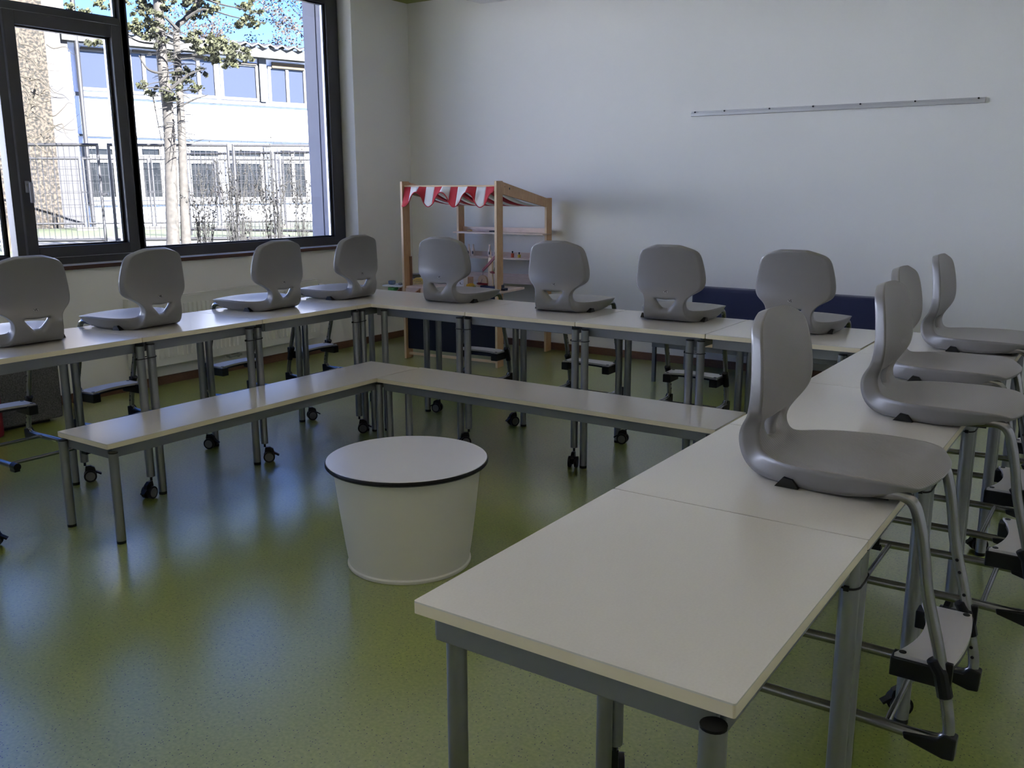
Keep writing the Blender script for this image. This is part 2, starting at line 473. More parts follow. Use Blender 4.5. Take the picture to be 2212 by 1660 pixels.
def caster_meshes():
    b = MB()
    b.cyl((0, 0, .082), (0, 0, .104), .006, 10)
    pr = [(-.030, .048), (-.024, .070), (-.006, .081), (.016, .081), (.020, .060), (.014, .030), (-.012, .028)]
    b.prism([(x - .018, z) for x, z in pr], 'y', -.009, .009)
    b.prism([(-.072, .036), (-.045, .052), (-.045, .044), (-.068, .030)], 'y', -.011, .011)
    body = b.mesh('caster_fork', False); body.materials.append(M_black)
    w = MB()
    for s in (-1, 1): w.cyl((-.020, s * .0095, .030), (-.020, s * .024, .030), .030, 20)
    wh = w.mesh('caster_wheel', True); wh.materials.append(M_black); finish(wh)
    hbs = []
    for s in (-1, 1):
        hb = MB().cyl((-.020, s * .024, .030), (-.020, s * .0255, .030), .022, 20).mesh('hub_cap', True); hb.materials.append(M_hub); hbs.append(finish(hb))
    return body, wh, hbs[0], hbs[1]
CAST = caster_meshes()
def add_leg(t, x, y, caster=False, bench=False, ang=0.0):
    if bench:
        l = link('leg', BENCH_LEG, None, t, loc=(x, y, 0)); link('foot_cap', BFOOT, None, l); link('top_cap', BCAP, None, l); return l
    l = link('leg', LEG_CAST if caster else LEG_FOOT, None, t, loc=(x, y, 0))
    link('top_cap', CAPM, None, l)
    if caster:
        for nm, me in zip(('caster_fork', 'caster_wheel', 'hub_cap', 'hub_cap'), CAST):
            o = link(nm, me, None, l); o.rotation_euler = (0, 0, ang)
    else: link('foot_cap', FOOT, None, l)
    return l
def top_meshes(L, D, th):
    pl = round_rect(L - .0035, D, .004)
    b = MB(); b.prism(pl, 'z', -.003, 0); a = b.mesh('tabletop'); a.materials.append(M_top)
    e = MB(); e.prism(pl, 'z', -th, -.003); c = e.mesh('edge_band'); c.materials.append(M_edge)
    return a, c
T_TOP, T_EDGE = top_meshes(TL, TD, .022)
def apron_mesh(L, D, z0, z1, ins=.022):
    b = MB()
    b.box(.03, L - .03, ins, ins + .022, z0, z1); b.box(.03, L - .03, D - ins - .022, D - ins, z0, z1)
    b.box(ins, ins + .022, .03, D - .03, z0, z1); b.box(L - ins - .022, L - ins, .03, D - .03, z0, z1)
    me = b.mesh('apron'); me.materials.append(M_apron); return me
T_APRON = apron_mesh(TL, TD, .690, .738)
def table(loc, rz, legs, label, group):
    """local x along the length 0..TL, local y across 0..TD; legs: (x,y,caster,angle)"""
    t = thing('school_desk', loc, rz, label, 'table', group)
    top = link('tabletop', T_TOP, None, t, loc=(0, 0, TZ))
    link('edge_band', T_EDGE, None, top)
    link('apron', T_APRON, None, t, bevel=.003)
    for (x, y, c, a) in legs: add_leg(t, x, y, c, ang=a)
    return t
H = .028
FI = .004           # leg centre sits just inside the long edge
XL, YL = -3.738, 1.7695
fo = {0: -.10, 1: .010, 2: -.062, 3: .012, 4: -.05}      # where the leg pairs stand relative to the joints
bo = {0: 0.0, 1: -.09, 2: -.01, 3: .0, 4: -.05}
row_w = 'desks pushed together along the windows'
names_w = ['white-grey desk of the window row, the one farthest from the play shop',
           'white-grey desk second from the farthest end of the window row',
           'white-grey desk of the window row next to the corner desk',
           'white-grey corner desk where the window row meets the wall row']
for k in range(4):
    # local x -> +y world, local y -> -x world : rotate 90 deg
    fc = (k % 2 == 0)
    legs = [(fo[k] + H, FI, fc, 2.4), (TL + fo[k + 1] - H, FI, fc, .3 + k), (bo[k] + H, TD - .075, not fc, 2.6), (TL + bo[k + 1] - H, TD - .075, not fc, 1.0 + k)]
    table((XL, YL + TL * k, 0), PI / 2, legs, names_w[k], row_w)
XB, YBR = -3.741, 3.981
fb = {0: .075, 1: -.015, 2: .028, 3: -.05, 4: -.05}
bb = {0: .05, 1: .0, 2: .0, 3: .0, 4: -.05}
names_b = ['white-grey desk of the wall row in front of the play shop', 'white-grey desk of the wall row, second from the corner desk by the windows',
           'white-grey desk of the wall row in front of the navy bench end', 'white-grey desk of the wall row in front of the middle of the navy bench']
for k in range(4):
    fc = (k % 2 == 1)
    legs = [(fb[k] + H, FI, fc, .8), (TL + fb[k + 1] - H, FI, fc, 1.9), (bb[k] + H, TD - .02, not fc, .2), (TL + bb[k + 1] - H, TD - .02, not fc, 1.2)]
    table((XB + TL * k, YBR, 0), 0, legs, names_b[k], 'desks pushed together along the wall with the navy bench')
XRR, YR = -.934, 1.0684
fr_ = {0: .155, 1: .0, 2: .0, 3: .0, 4: 0.0, 5: -.06}
br_ = {0: -.004, 1: .02, 2: .02, 3: .032, 4: .02, 5: -.06}
names_r = ['empty white-grey end desk without a chair on it', 'white-grey desk of the inner row beside the empty end desk',
           'third white-grey desk counted from the empty end desk', 'fourth white-grey desk counted from the empty end desk',
           'white-grey corner desk where the wall row meets the row with the empty end desk']
for k in range(5):
    # local x -> +y world, local y mirrored : use rotation -90 about far end so that local y -> +x
    fc = (k % 2 == 1)
    w = [(fr_[k] + (H if k else 0), -.030 if k == 0 else FI, fc, .5), (TL + fr_[k + 1] - H, FI, fc, 2.0),
         (br_[k] + (H if k else 0), TD - .026, not fc, 2.2), (TL + br_[k + 1] - H, TD - .026, not fc, 3.0)]
    legs = [(TL - x, y, c, a) for (x, y, c, a) in w]
    table((XRR, YR + TL * (k + 1), 0), -PI / 2, legs, names_r[k], 'desks pushed together in the row with the empty end desk')

# cable ties round the paired legs
def cable_tie(x, y, along, label, grp, z=.665):
    o = MB()
    L = H + .0215; pts = []
    for k in range(25):
        a = 2 * PI * k / 24
        c, s = math.cos(a), math.sin(a)
        px = (H if c > 1e-6 else -H if c < -1e-6 else 0) + .0215 * c; py = .0215 * s
        pts.append((px, py, .002 * c) if along == 'x' else (py, px, .002 * c))
    o.tube(pts, .0022, 6, caps=False)
    o.box(*( (-H - .027, -H - .018, -.006, .004) if along == 'x' else (-.006, .004, -H - .027, -H - .018)), -.005, .004)
    t = o.build('cable_tie', M_black, None, smooth=True, loc=(x, y, z))
    tag(t, label, 'cable tie', grp)
g = 'cable ties round the paired desk legs'
for k in (1, 2, 3):
    cable_tie(XL - FI, YL + TL * k + fo[k], 'y', 'black cable tie on window row legs, ' + ['', 'joint nearest the felt chest', 'middle joint', 'joint next to the corner desk'][k], g)
    cable_tie(XB + TL * k + fb[k], YBR + FI, 'x', 'black cable tie on wall row inner legs, ' + ['', 'joint in front of the play shop', 'middle joint', 'joint in front of the navy bench'][k], g)
cable_tie(XB + TL + bb[1], YBR + TD - .02, 'x', 'black cable tie on the rear legs of the wall row near the play shop', g)
for k in (1, 2, 3):
    cable_tie(XRR + TD - .026, YR + TL * k + br_[k], 'y', 'black cable tie on outer desk legs, %s joint from the empty end desk' % ['', 'first', 'second', 'third'][k], g)

# ------------------------------------------------------------------ benches
BZ = .42; BL, BD = 1.935, .364
B_TOP, B_EDGE = top_meshes(BL, BD, .022)
B_APRON = apron_mesh(BL, BD, .352, .398, .018)
def bench(loc, rz, legs, label):
    t = thing('low_bench', loc, rz, label, 'bench', 'low benches inside the ring of desks')
    top = link('bench_top', B_TOP, None, t, loc=(0, 0, BZ)); link('edge_band', B_EDGE, None, top)
    link('apron', B_APRON, None, t, bevel=.003)
    for (x, y) in legs: add_leg(t, x, y, bench=True)
bench((-3.356, 2.016, 0), PI / 2, [(.012, -.016), (.005, BD - .028), (BL - .335, .0), (BL - .02, BD - .03)], 'long low bench standing along the window row of desks')
bench((-3.352, 3.597, 0), 0, [(.03, .06), (.17, .06), (BL - .03, .01), (BL - .03, BD - .02)], 'long low bench standing along the wall row of desks')

# ------------------------------------------------------------------ round stool table
pf = thing('round_storage_stool', (-2.243, 2.560, 0), 0, 'round cream tub with a white top and black rim on the green floor', 'stool')
MB().lathe([(.222, 0), (.237, 0), (.240, .005), (.2395, .012), (.2345, .017), (.2345, .022), (.2385, .045), (.2455, .09), (.262, .22), (.278, .36), (.282, .396)], n=64).build('tub', M_pouf, pf, smooth=True)
MB().lathe([(.29, .396), (.305, .398), (.3105, .404), (.3105, .412), (.3075, .4165)], n=72).build('black_rim', M_black, pf, smooth=True)
MB().lathe([(.3072, .4166), (.3060, .4190), (.2, .4192)], n=72).build('round_top', M_pouftop, pf, smooth=True)

# ------------------------------------------------------------------ shell chairs
# local frame: +x forwards (seat front), y sideways, z=0 is the surface the shell rests on
ROWS = [  # front surface u,z,half width | back surface u,z,half width | edge offset du,dz of the front surface
    (.452, .046, .158, .446, .036, .148, -.030, -.004),
    (.441, .053, .173, .433, .035, .160, -.026, -.005),
    (.412, .060, .190, .402, .030, .172, -.014, -.005),
    (.360, .060, .198, .354, .018, .178, -.004, -.002),
    (.300, .055, .201, .300, .006, .178, .000, .005),
    (.230, .048, .199, .230, .000, .174, .000, .011),
    (.160, .044, .190, .158, .000, .162, .000, .014),
    (.112, .045, .168, .102, .000, .144, .000, .012),
    (.082, .049, .136, .052, .003, .124, .000, .008),
    (.066, .057, .114, .018, .026, .113, .000, .004),
    (.056, .073, .105, .003, .064, .107, .000, .000),
    (.050, .097, .101, .001, .092, .105, .000, .000),
    (.052, .118, .105, .008, .115, .109, .002, .000),
    (.058, .139, .128, .019, .137, .126, .008, .000),
    (.064, .162, .176, .029, .160, .164, .014, .000),
    (.067, .190, .190, .034, .190, .177, .018, .000),
    (.066, .240, .187, .034, .240, .174, .018, .000),
    (.060, .300, .175, .029, .300, .162, .016, .000),
    (.050, .354, .161, .021, .350, .149, .014, .000),
    (.043, .373, .115, .015, .366, .108, .010, -.003),
    (.038, .386, .064, .012, .377, .060, .006, -.001),
]
TC = [-1, -.84, -.62, -.40, -.20, 0, .20, .40, .62, .84, 1]
def chair_shell():
    nR, nC = len(ROWS), len(TC)
    squeeze = {9: .75, 10: .22, 11: .60, 12: .88}      # inner columns of the rows round the grip hole
    F = []; B = []; V = []
    def add(p): V.append(p); return len(V) - 1
    for i, (u, z, w, ub, zb, wb, eu, ez) in enumerate(ROWS):
        k = squeeze.get(i, 1.0)
        fr = []; br = []
        for t in TC:
            tt = t * k if abs(t) < .7 else t
            if i in (10,) and abs(t) < .7: tt = t * k
            lift = .006 * (1 - min(1, abs(tt) / .62) ) if i == 12 else 0     # top edge of the hole dips in the middle
            e = abs(tt) ** 2.2
            fr.append(add((u + eu * e, tt * w, z + ez * e - lift)))
            e2 = abs(tt) ** 2.2
            br.append(add((ub + eu * e2 * .9, tt * wb, zb + (ez * e2 * .6 if zb > .02 else 0) - lift)))
        F.append(fr); B.append(br)
    hole = lambda i, j: i in (10, 11) and 2 <= j <= 7
    faces = []; mi = []
    for i in range(nR - 1):
        for j in range(nC - 1):
            if hole(i, j): continue
            faces.append((F[i][j], F[i][j + 1], F[i + 1][j + 1], F[i + 1][j])); mi.append(1)
            faces.append((B[i][j], B[i + 1][j], B[i + 1][j + 1], B[i][j + 1])); mi.append(0)
    rim = []
    def wall(a, b, c, d): faces.append((a, b, c, d)); mi.append(0); rim.extend([(a, b), (c, d)])
    for i in range(nR - 1):
        wall(F[i][0], F[i + 1][0], B[i + 1][0], B[i][0])
        wall(F[i + 1][-1], F[i][-1], B[i][-1], B[i + 1][-1])
    for j in range(nC - 1):
        wall(F[0][j + 1], F[0][j], B[0][j], B[0][j + 1])
        wall(F[-1][j], F[-1][j + 1], B[-1][j + 1], B[-1][j])
    # walls of the grip hole
    for j in range(2, 8):
        faces.append((F[10][j], F[10][j + 1], B[10][j + 1], B[10][j])); mi.append(0)
        faces.append((F[12][j + 1], F[12][j], B[12][j], B[12][j + 1])); mi.append(0)
    for i in (10, 11):
        faces.append((F[i + 1][2], F[i][2], B[i][2], B[i + 1][2])); mi.append(0)
        faces.append((F[i][8], F[i + 1][8], B[i + 1][8], B[i][8])); mi.append(0)
    me = bpy.data.meshes.new('seat_shell'); me.from_pydata(V, [], faces); me.update()
    me.materials.append(M_shell); me.materials.append(M_rib)
    for p, k in zip(me.polygons, mi): p.material_index = k; p.use_smooth = True
    bm = bmesh.new(); bm.from_mesh(me)
    bmesh.ops.recalc_face_normals(bm, faces=bm.faces)
    cl = bm.edges.layers.float.get('crease_edge') or bm.edges.layers.float.new('crease_edge')
    rs = {frozenset(e) for e in rim}
    for e in bm.edges:
        if frozenset((e.verts[0].index, e.verts[1].index)) in rs: e[cl] = .80
    bm.to_mesh(me); bm.free()
    o = bpy.data.objects.new('tmp', me); COL.objects.link(o)
    s = o.modifiers.new('s', 'SUBSURF'); s.levels = 2; s.render_levels = 2
    out = bake(o); out.name = 'seat_shell'
    bpy.data.objects.remove(o)
    return out
def text_mesh(body, size, extrude=.0004):
    c = bpy.data.curves.new('txt', 'FONT'); c.body = body; c.size = size; c.extrude = extrude; c.offset = .0004; c.align_x = 'CENTER'; c.align_y = 'CENTER'
    o = bpy.data.objects.new('tmp', c); COL.objects.link(o)
    me = bake(o); bpy.data.objects.remove(o); return me
LEG_V = .168
def make_chair():
    t = thing('shell_chair', (0, 0, 0))
    sh = link('seat_shell', chair_shell(), None, t)
    # maker's oval on the back
    bvh = BVHTree.FromPolygons([v.co.copy() for v in sh.data.vertices], [tuple(p.vertices) for p in sh.data.polygons])
    hit, nrm, _, _ = bvh.ray_cast(Vector((-1, 0, .151)), Vector((1, 0, 0)))
    if nrm.x > 0: nrm = -nrm
    tilt_ = math.atan2(nrm.z, -nrm.x)
    rot_ = (PI / 2 - tilt_, 0, -PI / 2)
    n = 20
    pts = [(.0110 * math.cos(2 * PI * k / n), .0064 * math.sin(2 * PI * k / n)) for k in range(n)]
    eo = MB().prism(pts, 'z', -.001, .0005).build('emblem', mat('emblem_grey', (.30, .30, .30), .4), sh)
    eo.location = hit + nrm * .0010; eo.rotation_euler = rot_
    tm = text_mesh('VS', .0145, .0006); tm.materials.append(M_black)
    to = link('emblem_letters', tm, None, sh); to.location = hit + nrm * .0018; to.rotation_euler = rot_
    # open notches in the seat sides, their dark painted as black wedges
    for s in (-1, 1):
        nb = MB(); y = s * .1
        nb.prism([(.118, -.0005), (.172, -.0005), (.158, .020), (.136, .022)], 'y', min(s * .120, s * .1755), max(s * .120, s * .1755))
        nb.build('notch_dark', M_black, sh)
    for s in (-1, 1):
        v = s * LEG_V
        pts = [(.23, s * .13, .014), (.30, s * .145, .0150), (.352, v * .97, .0235), (.390, v, .0260), (.416, v, .0100), (.432, v, -.035), (.444, v, -.095), (.458, v, -.180), (.490, v, -.300), (.512, v, -.400),
               (.525, v, -.470), (.522, v, -.496), (.500, v, -.510), (.455, v, -.511), (.35, v, -.508), (.20, v, -.509), (.03, v * .98, -.512)]
        l = MB().tube(smooth_path(pts, 5), .0128, 14).build('frame_tube', M_tube, t, smooth=True)
        sk = MB().prism([(.545, -.490), (.543, -.541), (.520, -.543), (.440, -.522), (.436, -.506), (.470, -.503), (.505, -.500), (.520, -.484)], 'y', v - .0165, v + .0165)
        sk.build('skid', M_black, l, bevel=.004)
        MB().cyl((.045, v * .98, -.512), (.008, v * .98, -.513), .0165, 14).box(.012, .05, v * .98 - .012, v * .98 + .012, -.535, -.513).build('end_cap', M_black, l)
        hl = MB()
        for zz in (-.215, -.245, -.30):
            uu = .430 + (-.08 - zz) * (.060 / .22)
            hl.cyl((uu, v - s * .010, zz), (uu, v - s * .0136, zz), .0042, 10)
        for zz in (-.40, -.43, -.455):
            uu = .512 + (-.40 - zz) * (.013 / .07)
            hl.cyl((uu, v - s * .010, zz), (uu, v - s * .0136, zz), .0042, 10)
        hl.build('adjustment_holes', M_black, l)
    MB().cyl((.400, -LEG_V, -.506), (.400, LEG_V, -.506), .0078, 10).build('crossbar', M_tube, t, smooth=True)
    MB().cyl((.075, -LEG_V, -.511), (.075, LEG_V, -.511), .0078, 10).build('crossbar', M_tube, t, smooth=True)
    # under-seat plate
    MB().box(.20, .36, -.15, .15, .004, .020).build('seat_support', M_black, t)
    # footrest
    f = MB(); N = 12; a = []; b = []
    for k in range(N + 1):
        q = -1 + 2 * k / N; y = q * .150
        bow = (1 - q * q) * .030
        a.append((.512 + bow * .50, y)); b.append((.400 + bow * 1.05, y))
    poly = a + b[::-1]
    fo_ = f.prism(poly, 'z', -.352, -.342).build('footrest', mat('footrest_laminate', (.50, .48, .46), .4), t)
    MB().prism([(x, y) for x, y in poly], 'z', -.362, -.352).build('footrest_backing', M_black, fo_)
    for (x, y) in ((.415, -.138), (.502, -.138), (.415, .138), (.502, .138)):
        MB().cyl((x, y, -.342), (x, y, -.3405), .008, 12).build('screw_cap', M_black, fo_)
    for s in (-1, 1):
        br = MB()
        br.box(.393, .516, min(s * .112, s * .156), max(s * .112, s * .156), -.395, -.350)
        br.tube([(.482, s * LEG_V, -.262 - .06), (.500, s * LEG_V, -.352), (.512, s * LEG_V, -.405)], .0168, 12)
        br.box(.508, .522, s * LEG_V - .007, s * LEG_V + .007, -.43, -.325)
        br.build('footrest_bracket', M_black, fo_, bevel=.003)
    return t
CH = make_chair()
CZ0 = TZ + .0012
first = [True]
def place_chair(x, y, rz, label, group):
    c = CH if first[0] else copy_tree(CH)
    first[0] = False
    c.location = (x, y, CZ0); c.rotation_euler = (0, 0, rz)
    tag(c, label, 'chair', group)
    return c
gw, gb, gr_ = 'grey shell chairs hung on the window row', 'grey shell chairs hung on the wall row', 'grey shell chairs hung on the row with the empty end desk'
for (x, y, a, lb) in (
        (-3.912, 2.098, 180, 'grey shell chair hung on the window row desk farthest from the play shop'),
        (-3.908, 2.715, 185, 'grey shell chair hung below the opening window leaf, second on the window row'),
        (-3.912, 3.505, 183, 'grey shell chair hung on the window row in front of the radiator end'),
        (-3.918, 4.135, 182, 'grey shell chair hung on the corner desk by the windows')):
    place_chair(x, y, math.radians(a), lb, gw)
for (x, y, a, lb) in (
        (-3.400, 4.185, 92, 'grey shell chair hung on the wall row in front of the play shop counter'),
        (-2.620, 4.200, 92, 'grey shell chair hung on the wall row beside the play shop post'),
        (-1.965, 4.205, 92, 'grey shell chair hung on the wall row before the end of the navy bench'),
        (-1.325, 4.170, 90, 'grey shell chair hung on the wall row before the middle of the navy bench')):
    place_chair(x, y, math.radians(a), lb, gb)
for (x, y, a, lb) in (
        (-.757, 2.165, 0, 'grey shell chair hung on the desk right beside the empty end desk'),
        (-.672, 2.948, 0, 'grey shell chair hung second from the empty end desk'),
        (-.757, 3.540, 0, 'grey shell chair hung third from the empty end desk'),
        (-.757, 4.270, 0, 'grey shell chair hung on the corner desk near the bare wall')):
    place_chair(x, y, math.radians(a), lb, gr_)

# ------------------------------------------------------------------ play shop (market stall)
SA = math.radians(5)
ST = thing('play_market_stall', (-5.115, 5.845, 0), SA, 'wooden play market stall with a red and white striped awning', 'play stall')
SW, SDp = .915, .95
def post(x, y0, y1, h, nm='post'):
    p = MB().box(x, x + .018, y0, y1, 0, h).build(nm, M_birch, ST, bevel=.003)
    e = MB().box(x - .0005, x + .0185, y0 - .0012, y0, .002, h - .002).build('plywood_edge', M_birch_edge, p)
    return p
for x in (0, SW - .018):
    post(x, 0, .10, 1.475); post(x, SDp - .10, SDp, 1.335)
    bm_ = MB().prism([(.10, 1.372), (.10, 1.468), (SDp - .10, 1.335), (SDp - .10, 1.258)], 'x', x, x + .018)
    b_ = bm_.build('side_beam', M_birch, ST, bevel=.003)
    xs = x + .018 if x else x
    MB().cyl((x - .001, .205, 1.415), (x + .019, .205, 1.415), .009, 12).cyl((x - .001, .13, 1.43), (x + .019, .13, 1.43), .004, 8).build('bolt_hole', M_black, b_)
# shelves at the back
for (z, lip) in ((1.022, .04), (.805, .04), (.595, .06)):
    s_ = MB().box(.0, SW, SDp - .17, SDp - .02, z, z + .014).build('shelf', M_shelf, ST, bevel=.002)
    MB().box(.02, SW - .02, SDp - .032, SDp - .02, z + .014, z + .014 + lip).build('shelf_lip', M_shelf, s_)
    if z < .7: MB().box(.02, SW - .02, SDp - .172, SDp - .160, z, z + .062).build('shelf_lip', M_shelf, s_)
# counter, navy front, tray
MB().box(.0, SW + .03, .02, .40, .600, .618).build('counter_top', M_shelf, ST, bevel=.003)
MB().box(.020, SW - .020, .030, .036, .085, .60).build('front_cloth', M_navy2, ST)
MB().box(.0, SW, .04, .06, .03, .05).build('lower_rail', M_birch_edge, ST)
tr = MB(); tr.box(-.02, .56, -.16, -.15, .50, .545); tr.box(-.02, .56, -.15, .02, .492, .50); tr.box(-.02, .56, .008, .018, .50, .60)
tro = tr.build('front_tray', M_shelf, ST)
for xx in (-.03, .16, .36, .55):
    MB().prism([(-.16, .50), (-.155, .545), (.015, .605), (.015, .50)], 'x', xx, xx + .012).build('tray_divider', M_dkwood, tro)
# inner wooden rail by the left front post
MB().box(.018, .030, .075, .10, .60, .86).build('upright_batten', M_dkwood, ST)
# awning: striped, sagging between front rod and back rod, then a scalloped valance
NS = 12; x0s, x1s = .022, SW - .022
def aw_pt(fx, t):
    x = x0s + (x1s - x0s) * fx; y = .035 + .80 * t
    z = 1.435 - .17 * t - .055 * math.sin(PI * min(1, t * 1.02)) * (.7 + .3 * math.sin(PI * fx))
    return (x, y, z)
def merge(mb, nm, mt, par=ST, solid=.002):
    me = mb.mesh(nm); bm = bmesh.new(); bm.from_mesh(me); bmesh.ops.remove_doubles(bm, verts=bm.verts, dist=1e-5); bm.to_mesh(me); bm.free()
    for p in me.polygons: p.use_smooth = True
    o = link(nm, me, mt, par)
    s = o.modifiers.new('solid', 'SOLIDIFY'); s.thickness = solid; s.offset = 0
    return o
for k in range(NS):
    st_ = MB(); a, b = k / NS, (k + 1) / NS
    for q in range(12):
        t0, t1 = q / 12, (q + 1) / 12
        st_.quad(aw_pt(a, t0), aw_pt(b, t0), aw_pt(b, t1), aw_pt(a, t1))
    merge(st_, 'awning_stripe', M_red if k % 2 == 0 else M_cloth)
va_t = MB()
def scal(fx):          # four tongues
    c_ = math.cos(2 * PI * (fx - .02) / .281)
    c_ = math.copysign(abs(c_) ** .72, c_)
    return .048 + .116 * (.5 + .5 * c_)
def va_pt(fx, t):
    x = x0s + (x1s - x0s) * fx; L = scal(fx)
    return (x, .033 - .016 * t - .004 * math.sin(fx * 45) * t - .03 * t, 1.437 - L * t)
M_ = 96
bands = [0, .075, .17, .25, .343, .427, .52, .60, .704, .80, .90, 1.0]
for k in range(len(bands) - 1):
    st_ = MB(); n_ = 9
    for j in range(n_):
        a = bands[k] + (bands[k + 1] - bands[k]) * j / n_; b = bands[k] + (bands[k + 1] - bands[k]) * (j + 1) / n_
        for q in range(4):
            st_.quad(va_pt(a, q / 4), va_pt(b, q / 4), va_pt(b, (q + 1) / 4), va_pt(a, (q + 1) / 4))
    merge(st_, 'valance_stripe', M_red if k % 2 == 0 else M_cloth)
va_t.tube([Vector(va_pt(k / M_, 1.0)) for k in range(M_ + 1)], .004, 6)
MB().tube([va_pt(0, 0), va_pt(1, 0)], .005, 6).build('red_hem', M_red, ST)
va_t.build('red_piping', M_red, ST, smooth=True)
MB().cyl((.01, .035, 1.436), (SW - .01, .035, 1.436), .008, 10).build('awning_rod', M_birch_edge, ST)

SM = Matrix.Translation((-5.115, 5.845, 0)) @ Matrix.Rotation(SA, 4, 'Z')
def S(x, y, z): return tuple(SM @ Vector((x, y, z)))
def st_local(px, py, y):
    """pixel -> stall-local (x,z) on the plane local y"""
    p0 = Vector(S(0, y, 0)); n = Vector((-math.sin(SA), math.cos(SA), 0))
    q = SM.inverted() @ on_plane(px, py, p0, n); return q.x, q.z
# bottles
bt = mat('bottle_offwhite', (.74, .64, .55), .4)
bz = .819
bottle_me = MB().lathe([(.0145, 0), (.0155, .004), (.0155, .052), (.0135, .064), (.0085, .078), (.0085, .088), (.0095, .092), (.0095, .102), (.008, .104)], n=18).mesh('bottle', True)
bottle_me.materials.append(bt)
for i, (px) in enumerate((1012.7, 1022.3, 1057.8, 1070.5)):
    x, _ = st_local(px, 545, SDp - .09)
    t = thing('milk_bottle', S(x, SDp - .09, bz), SA + .2, ['off-white toy milk bottle closest to the rear stall post', 'off-white toy milk bottle second from the rear stall post', 'off-white toy milk bottle third from the rear stall post', 'off-white toy milk bottle partly hidden by the front stall post'][i], 'bottle', 'toy milk bottles on the play stall shelf')
    link('bottle_body', bottle_me, None, t)
    em = MB()
    em.prism([(-.006, .018), (.006, .018), (.0075, .030), (.004, .044), (-.004, .046), (-.007, .032)], 'y', -.0165, -.0150)
    em.build('printed_mark', mat('bottle_print', (.06, .06, .08), .5), t)
# weights
for nm, px, hh, c in (('orange', 1107, .036, (.50, .085, .03)), ('yellow', 1121.5, .028, (.50, .36, .03))):
    x, _ = st_local(px, 548, SDp - .10)
    r = .014 if nm == 'orange' else .0145
    t = thing('toy_weight', S(x, SDp - .10, bz), 0, '%s wooden toy weight with a black knob on the middle stall shelf' % nm, 'toy weight', 'toy weights on the stall shelf')
    MB().cyl((0, 0, 0), (0, 0, hh), r, 18).build('weight_body', mat('weight_' + nm, c, .4), t, smooth='auto')
    MB().cyl((0, 0, hh), (0, 0, hh + .008), .005, 10).ball((0, 0, hh + .013), .008, 10).build('knob', M_black, t, smooth=True)
# small things on the top shelf
x, _ = st_local(1015, 498, SDp - .10)
tag(MB().lathe([(.012, 0), (.026, .004), (.02, .016), (.004, .022)], n=16).build('toy_bun', mat('bun_yellow', (.50, .36, .18), .6), None, smooth=True, loc=S(x, SDp - .10, 1.036)), 'pale yellow toy bun on the top shelf of the play stall', 'toy food')
x, _ = st_local(1066, 498, SDp - .09)
tag(MB().box(-.035, .035, -.02, .02, 0, .012).build('black_case', M_black, None, bevel=.003, loc=S(x, SDp - .09, 1.036)), 'flat black case on the top shelf of the play stall', 'case')
# things on the counter
CTZ = .618
def cpos(px, y): return st_local(px, 610, y)[0]
# yellow wire dome basket
x = cpos(903, .20)
db = MB(); R_ = .055
for k in range(9):
    a = PI * k / 9
    db.tube([(R_ * math.cos(a) * math.cos(b), R_ * math.sin(a) * math.cos(b), R_ * .92 * math.sin(b)) for b in [PI * q / 14 for q in range(15)]], .0022, 6)
for b in (0.02, .38, .75, 1.1):
    db.tube([(R_ * math.cos(b) * math.cos(2 * PI * q / 28), R_ * math.cos(b) * math.sin(2 * PI * q / 28), R_ * .92 * math.sin(b)) for q in range(29)], .0022, 6)
tag(db.build('dome_basket', mat('yellow_plastic', (.62, .45, .10), .45), None, smooth=True, loc=S(x, .20, CTZ + .002)), 'upturned yellow lattice toy basket on the stall counter', 'basket')
# grey bowl behind it
x = cpos(898, .33)
tag(MB().lathe([(.02, 0), (.045, .012), (.06, .04), (.057, .041), (.04, .014), (.01, .006)], n=24).build('metal_bowl', mat('bowl_steel', (.35, .35, .36), .3, .8), None, smooth=True, loc=S(x, .33, CTZ + .030)), 'small grey metal bowl behind the yellow basket', 'bowl')
tag(MB().lathe([(.045, 0), (.05, .004), (.05, .026), (.046, .03)], n=20).build('round_tin', mat('tin_grey', (.2, .2, .2), .5), None, smooth='auto', loc=S(x, .33, CTZ)), 'flat grey tin beneath the metal bowl', 'tin')
# red pepper seen through the chair grip
x = cpos(932, .12)
tp = thing('toy_pepper', S(x, .10, CTZ), .4, 'red toy pepper lying on the stall counter', 'toy food')
MB().lathe([(.004, .0), (.014, .004), (.017, .02), (.012, .04), (.003, .05)], (0, 0, .0), 14).build('pepper_body', mat('pepper_red', (.45, .06, .03), .35), tp, smooth=True)
MB().cyl((0, 0, .048), (.004, 0, .060), .003, 8).build('stem', mat('stem_green', (.10, .16, .04), .6), tp)
# white printed carton
x = cpos(992, .16)
cb = thing('white_carton', S(x, .20, CTZ), .15, 'white carton box with a small dark print on the stall counter', 'carton')
MB().box(-.055, .035, -.03, .04, 0, .085).build('box_body', mat('carton_white', (.66, .64, .66), .6), cb, bevel=.002)
MB().prism([(.000, .022), (.006, .020), (.004, .034), (-.003, .038)], 'y', -.0309, -.0301).box(.006, .026, -.0309, -.0301, .019, .021).build('printed_mark', M_black, cb)
tag(MB().box(-.03, .03, -.03, .03, 0, .075).build('wooden_block_box', wood_mat('crate_wood', (.30, .19, .14), (.40, .26, .2)), None, bevel=.002, loc=S(cpos(1012, .27), .27, CTZ)), 'small brown wooden crate behind the white carton', 'crate')
